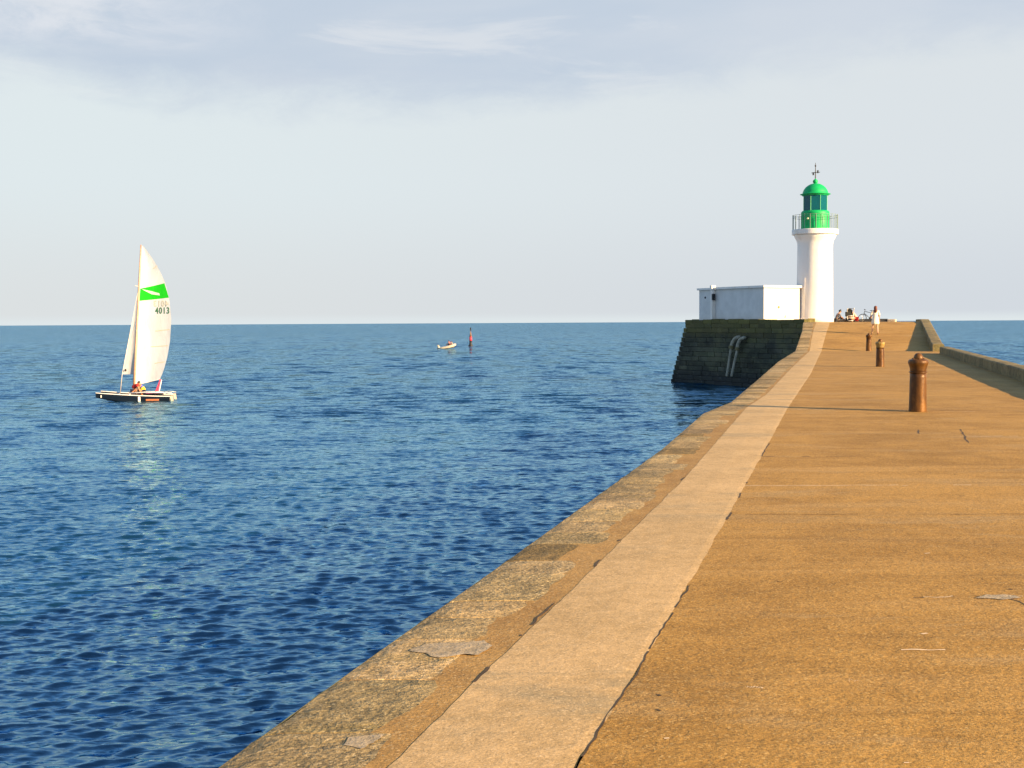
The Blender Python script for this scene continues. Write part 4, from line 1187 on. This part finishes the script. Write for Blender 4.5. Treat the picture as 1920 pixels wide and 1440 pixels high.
# luff sleeve, boom-less foot rope, jib
bm = BM(); tube(bm, [sailpt(1, 0), sailpt(.55, 0, .0) + Vector((0, 0, -.02)), sailpt(0, 0)], .018, 6); obj('foot_rope', bm, M_GEL, main)
jt = tolocal(256.6, 553, mY - .0); jl = tolocal(228.8, 702, mY - .12); jr = tolocal(249.8, 702, mY + .12)
bm = BM(); n = 10; gr = []
for j in range(n + 1):
    t_ = j / n; a = jt.lerp(jl, t_); b = jt.lerp(jr, t_); row = []
    for i in range(6):
        s = i / 5; row.append(bm.verts.new(a.lerp(b, s) + lee * (.16 * t_ * math.sin(PI * s))))
    gr.append(row)
for j in range(n):
    for i in range(5): bm.faces.new((gr[j][i], gr[j][i + 1], gr[j + 1][i + 1], gr[j + 1][i]))
bmesh.ops.remove_doubles(bm, verts=bm.verts, dist=1e-4)
jib = obj('jib', bm, M_JIB, cat, True)
bm = BM(); q = tolocal(235.6, 694, mY - .1); ell(bm, q - lee * .05, (.06, .03, .09)); obj('jib_window', bm, M_BLACK, jib)
M_WIRE = mat('rigging_wire', (.50, .46, .42), .4)
bm = BM(); fb = Vector((2.05, 0, .62)); tube(bm, [mastpt(538), tolocal(229, 702, mY - .35), tolocal(225.3, 738, mY - .40)], .026, 6); obj('forestay', bm, M_WIRE, cat, True)
q0 = tolocal(225.3, 738, mY - .40)
bm = BM(); tube(bm, [Vector((1.25, 1.12, .42)), q0, Vector((1.25, -1.12, .42))], .016, 6); obj('bridle', bm, M_WIRE, cat)
bm = BM()
for s in (1, -1): tube(bm, [mastpt(560), Vector((-.1, s * 1.15, .42))], .007, 5)
obj('shrouds', bm, M_WIRE, cat)
bm = BM(); cl = sailpt(1, 0); base = tolocal(292.5, 738, cc.y - .1)
M_RSHEET = mat('red_sheet', (.45, .03, .08), .8, var=.3, vscale=10)
for s in (-.09, -.02, .05, .11): tube(bm, [cl + Vector((0, 0, -.05)), base + chd * s], .022, 6)
box(bm, cl + Vector((0, 0, -.08)), (.09, .06, .14), None, .02)
obj('mainsheet', bm, M_RSHEET, cat)
bm = BM(); tube(bm, [cl + Vector((0, 0, -.05)) + chd * .1, base + chd * .16 + Vector((0, 0, .0))], .03, 6); obj('sheet_block', bm, M_GEL, cat)

# crew of the catamaran
def wl_(p): return cc + Matrix.Rotation(math.atan2(hd_.y, hd_.x), 3, 'Z') @ Vector(p)
Jb = dict(pelvis=(0, -.05, .28), waist=(0, .05, .42), chest=(0, .22, .52), neck=(0, .36, .49), head=(0, .45, .42), face=(0, .6, -1),
          shl=(-.17, .30, .50), ell=(-.20, .40, .24), wrl=(-.12, .48, .03), shr=(.17, .30, .50), elr=(.20, .42, .24), wrr=(.12, .50, .05),
          hpl=(-.10, 0, .14), knl=(-.16, .28, .34), anl=(-.14, .10, .05), tol=(-.15, .22, .03), hpr=(.10, 0, .14), knr=(.16, .30, .30), anr=(.14, .12, .05), tor=(.15, .24, .03))
p = at_y(251, 742, cc.y - .75); 
figure('crew member in red jacket bent forward by the mast of the catamaran', (p.x, p.y, .46), R(-100), Jb, None,
       {'jacket': (['pelvis', 'waist', 'chest', 'shl', 'shr', 'ual', 'uar'], .05, mat('red_jacket', (.55, .02, .015), .7)), 'shorts': (['pelvis', 'hpl', 'hpr', 'thl', 'thr'], .02, mat('navy_cloth', (.02, .025, .06), .8))}, 'short', mat('blue_cap', (.07, .09, .42), .7), sc=1.12, skinm=M_SKIN2, group='crew of the catamaran')
Jc = dict(Jsit); Jc.update(chest=(0, .13, .44), neck=(0, .22, .56), head=(0, .29, .65), shl=(-.17, .17, .51), shr=(.17, .17, .51), ell=(-.2, .33, .28), elr=(.2, .33, .28), waist=(0, .05, .24))
p = at_y(270, 742, cc.y - .75)
figure('dark haired crew member in yellow life vest seated beneath the mainsail', (p.x, p.y, .46), R(100), Jc, None,
       {'life_vest': (['pelvis', 'waist', 'chest'], .045, mat('yellow_vest', (.80, .60, .02), .6)), 'shorts': (['pelvis', 'hpl', 'hpr', 'thl', 'thr'], .02, mat('navy_cloth', (.02, .025, .06), .8))}, 'short', sc=1.02, skinm=M_SKIN2, group='crew of the catamaran')

# ------------------------------------------------------------------ INFLATABLE BOAT
ib = at_z(838, 654, 0)
rb_ = thing('motor_dinghy', 'small beige inflatable motor dinghy out at sea near the buoy', 'motorboat', (ib.x, ib.y, 0), R(-12))
rb_.rotation_euler = (0, R(-7), R(-14))
bm = BM(); path = [(-1.75, -.62, .22), (-.6, -.66, .24), (.5, -.62, .30), (1.2, -.42, .42), (1.65, 0, .58), (1.2, .42, .42), (.5, .62, .30), (-.6, .66, .24), (-1.75, .62, .22)]
tube(bm, path, [.16, .22, .23, .23, .23, .23, .23, .22, .16], 12); obj('inflatable_tube', bm, mat('beige_rubber', (.52, .45, .34), .6), rb_, True)
bm = BM(); box(bm, (-.15, 0, .12), (2.9, 1.1, .1), None, .03); obj('floor', bm, mat('boat_floor', (.10, .10, .09), .8), rb_)
bm = BM(); box(bm, (-1.45, 0, .35), (.06, 1.0, .45), None, .02); obj('transom', bm, M_GEL, rb_)
bm = BM(); box(bm, (-1.62, 0, .72), (.34, .28, .36), None, .08); box(bm, (-1.66, 0, .2), (.14, .1, .8), None, .03); obj('outboard_motor', bm, mat('motor_cowl', (.45, .40, .30), .5), rb_)
bm = BM(); box(bm, (.1, 0, .42), (.25, 1.1, .06), None, .02); obj('thwart', bm, M_GEL, rb_)
q = at_z(844, 654, 0)
figure('person in pale red top sitting amidships in the dinghy', (q.x, ib.y, .60), R(60), Jsit, None,
       {'shirt': (['pelvis', 'waist', 'chest', 'shl', 'shr', 'ual', 'uar'], .03, mat('coral_shirt', (.60, .22, .18), .8)), 'trousers': (['pelvis', 'hpl', 'hpr', 'thl', 'thr', 'knl', 'knr'], .02, M_DTROU)}, 'short', sc=1.15, skinm=M_SKIN2, group='people in the dinghy')
q = at_z(849, 654, 0)
figure('person in light grey top sitting near the bow of the dinghy', (q.x, ib.y - .1, .50), R(100), Jsit, None,
       {'shirt': (['pelvis', 'waist', 'chest', 'shl', 'shr', 'ual', 'uar'], .03, mat('stone_shirt', (.42, .38, .30), .8)), 'trousers': (['pelvis', 'hpl', 'hpr', 'thl', 'thr', 'knl', 'knr'], .02, M_DTROU)}, 'short', sc=1.1, skinm=M_SKIN2, group='people in the dinghy')

# ------------------------------------------------------------------ SEA MARK
bz = at_z(882.5, 649, 0); KB = bz.y / FPX
by = thing('spar_buoy', 'slim black and red spar buoy standing out at sea', 'buoy', (bz.x, bz.y, 0))
M_BB = mat('buoy_black', (.012, .014, .014), .5); M_BR = mat('buoy_red', (.62, .02, .05), .45)
zb = lambda y: (649 - y) * KB
bm = BM(); lathe(bm, [(3.0 * KB, -.8), (4.8 * KB, -.05), (4.6 * KB, zb(648)), (3.0 * KB, zb(646)), (2.6 * KB, zb(645)), (2.4 * KB, zb(638.6))], 20); obj('float', bm, M_BB, by, True)
bm = BM(); lathe(bm, [(2.35 * KB, zb(638.6)), (2.5 * KB, zb(638.4)), (2.4 * KB, zb(631.6)), (2.2 * KB, zb(631.5))], 20); obj('red_band', bm, M_BR, by, True)
bm = BM(); lathe(bm, [(2.3 * KB, zb(631.5)), (1.2 * KB, zb(625)), (.8 * KB, zb(622.5)), (.4 * KB, zb(622)), (.4 * KB, zb(620))], 16); obj('upper_cone', bm, mat('buoy_bronze', (.20, .10, .05), .5), by, True)
for y in (618.6, 615.6):
    bm = BM(); ell(bm, (0, 0, zb(y)), (1.4 * KB, 1.4 * KB, 1.5 * KB)); obj('topmark_ball', bm, M_BB, by, True)
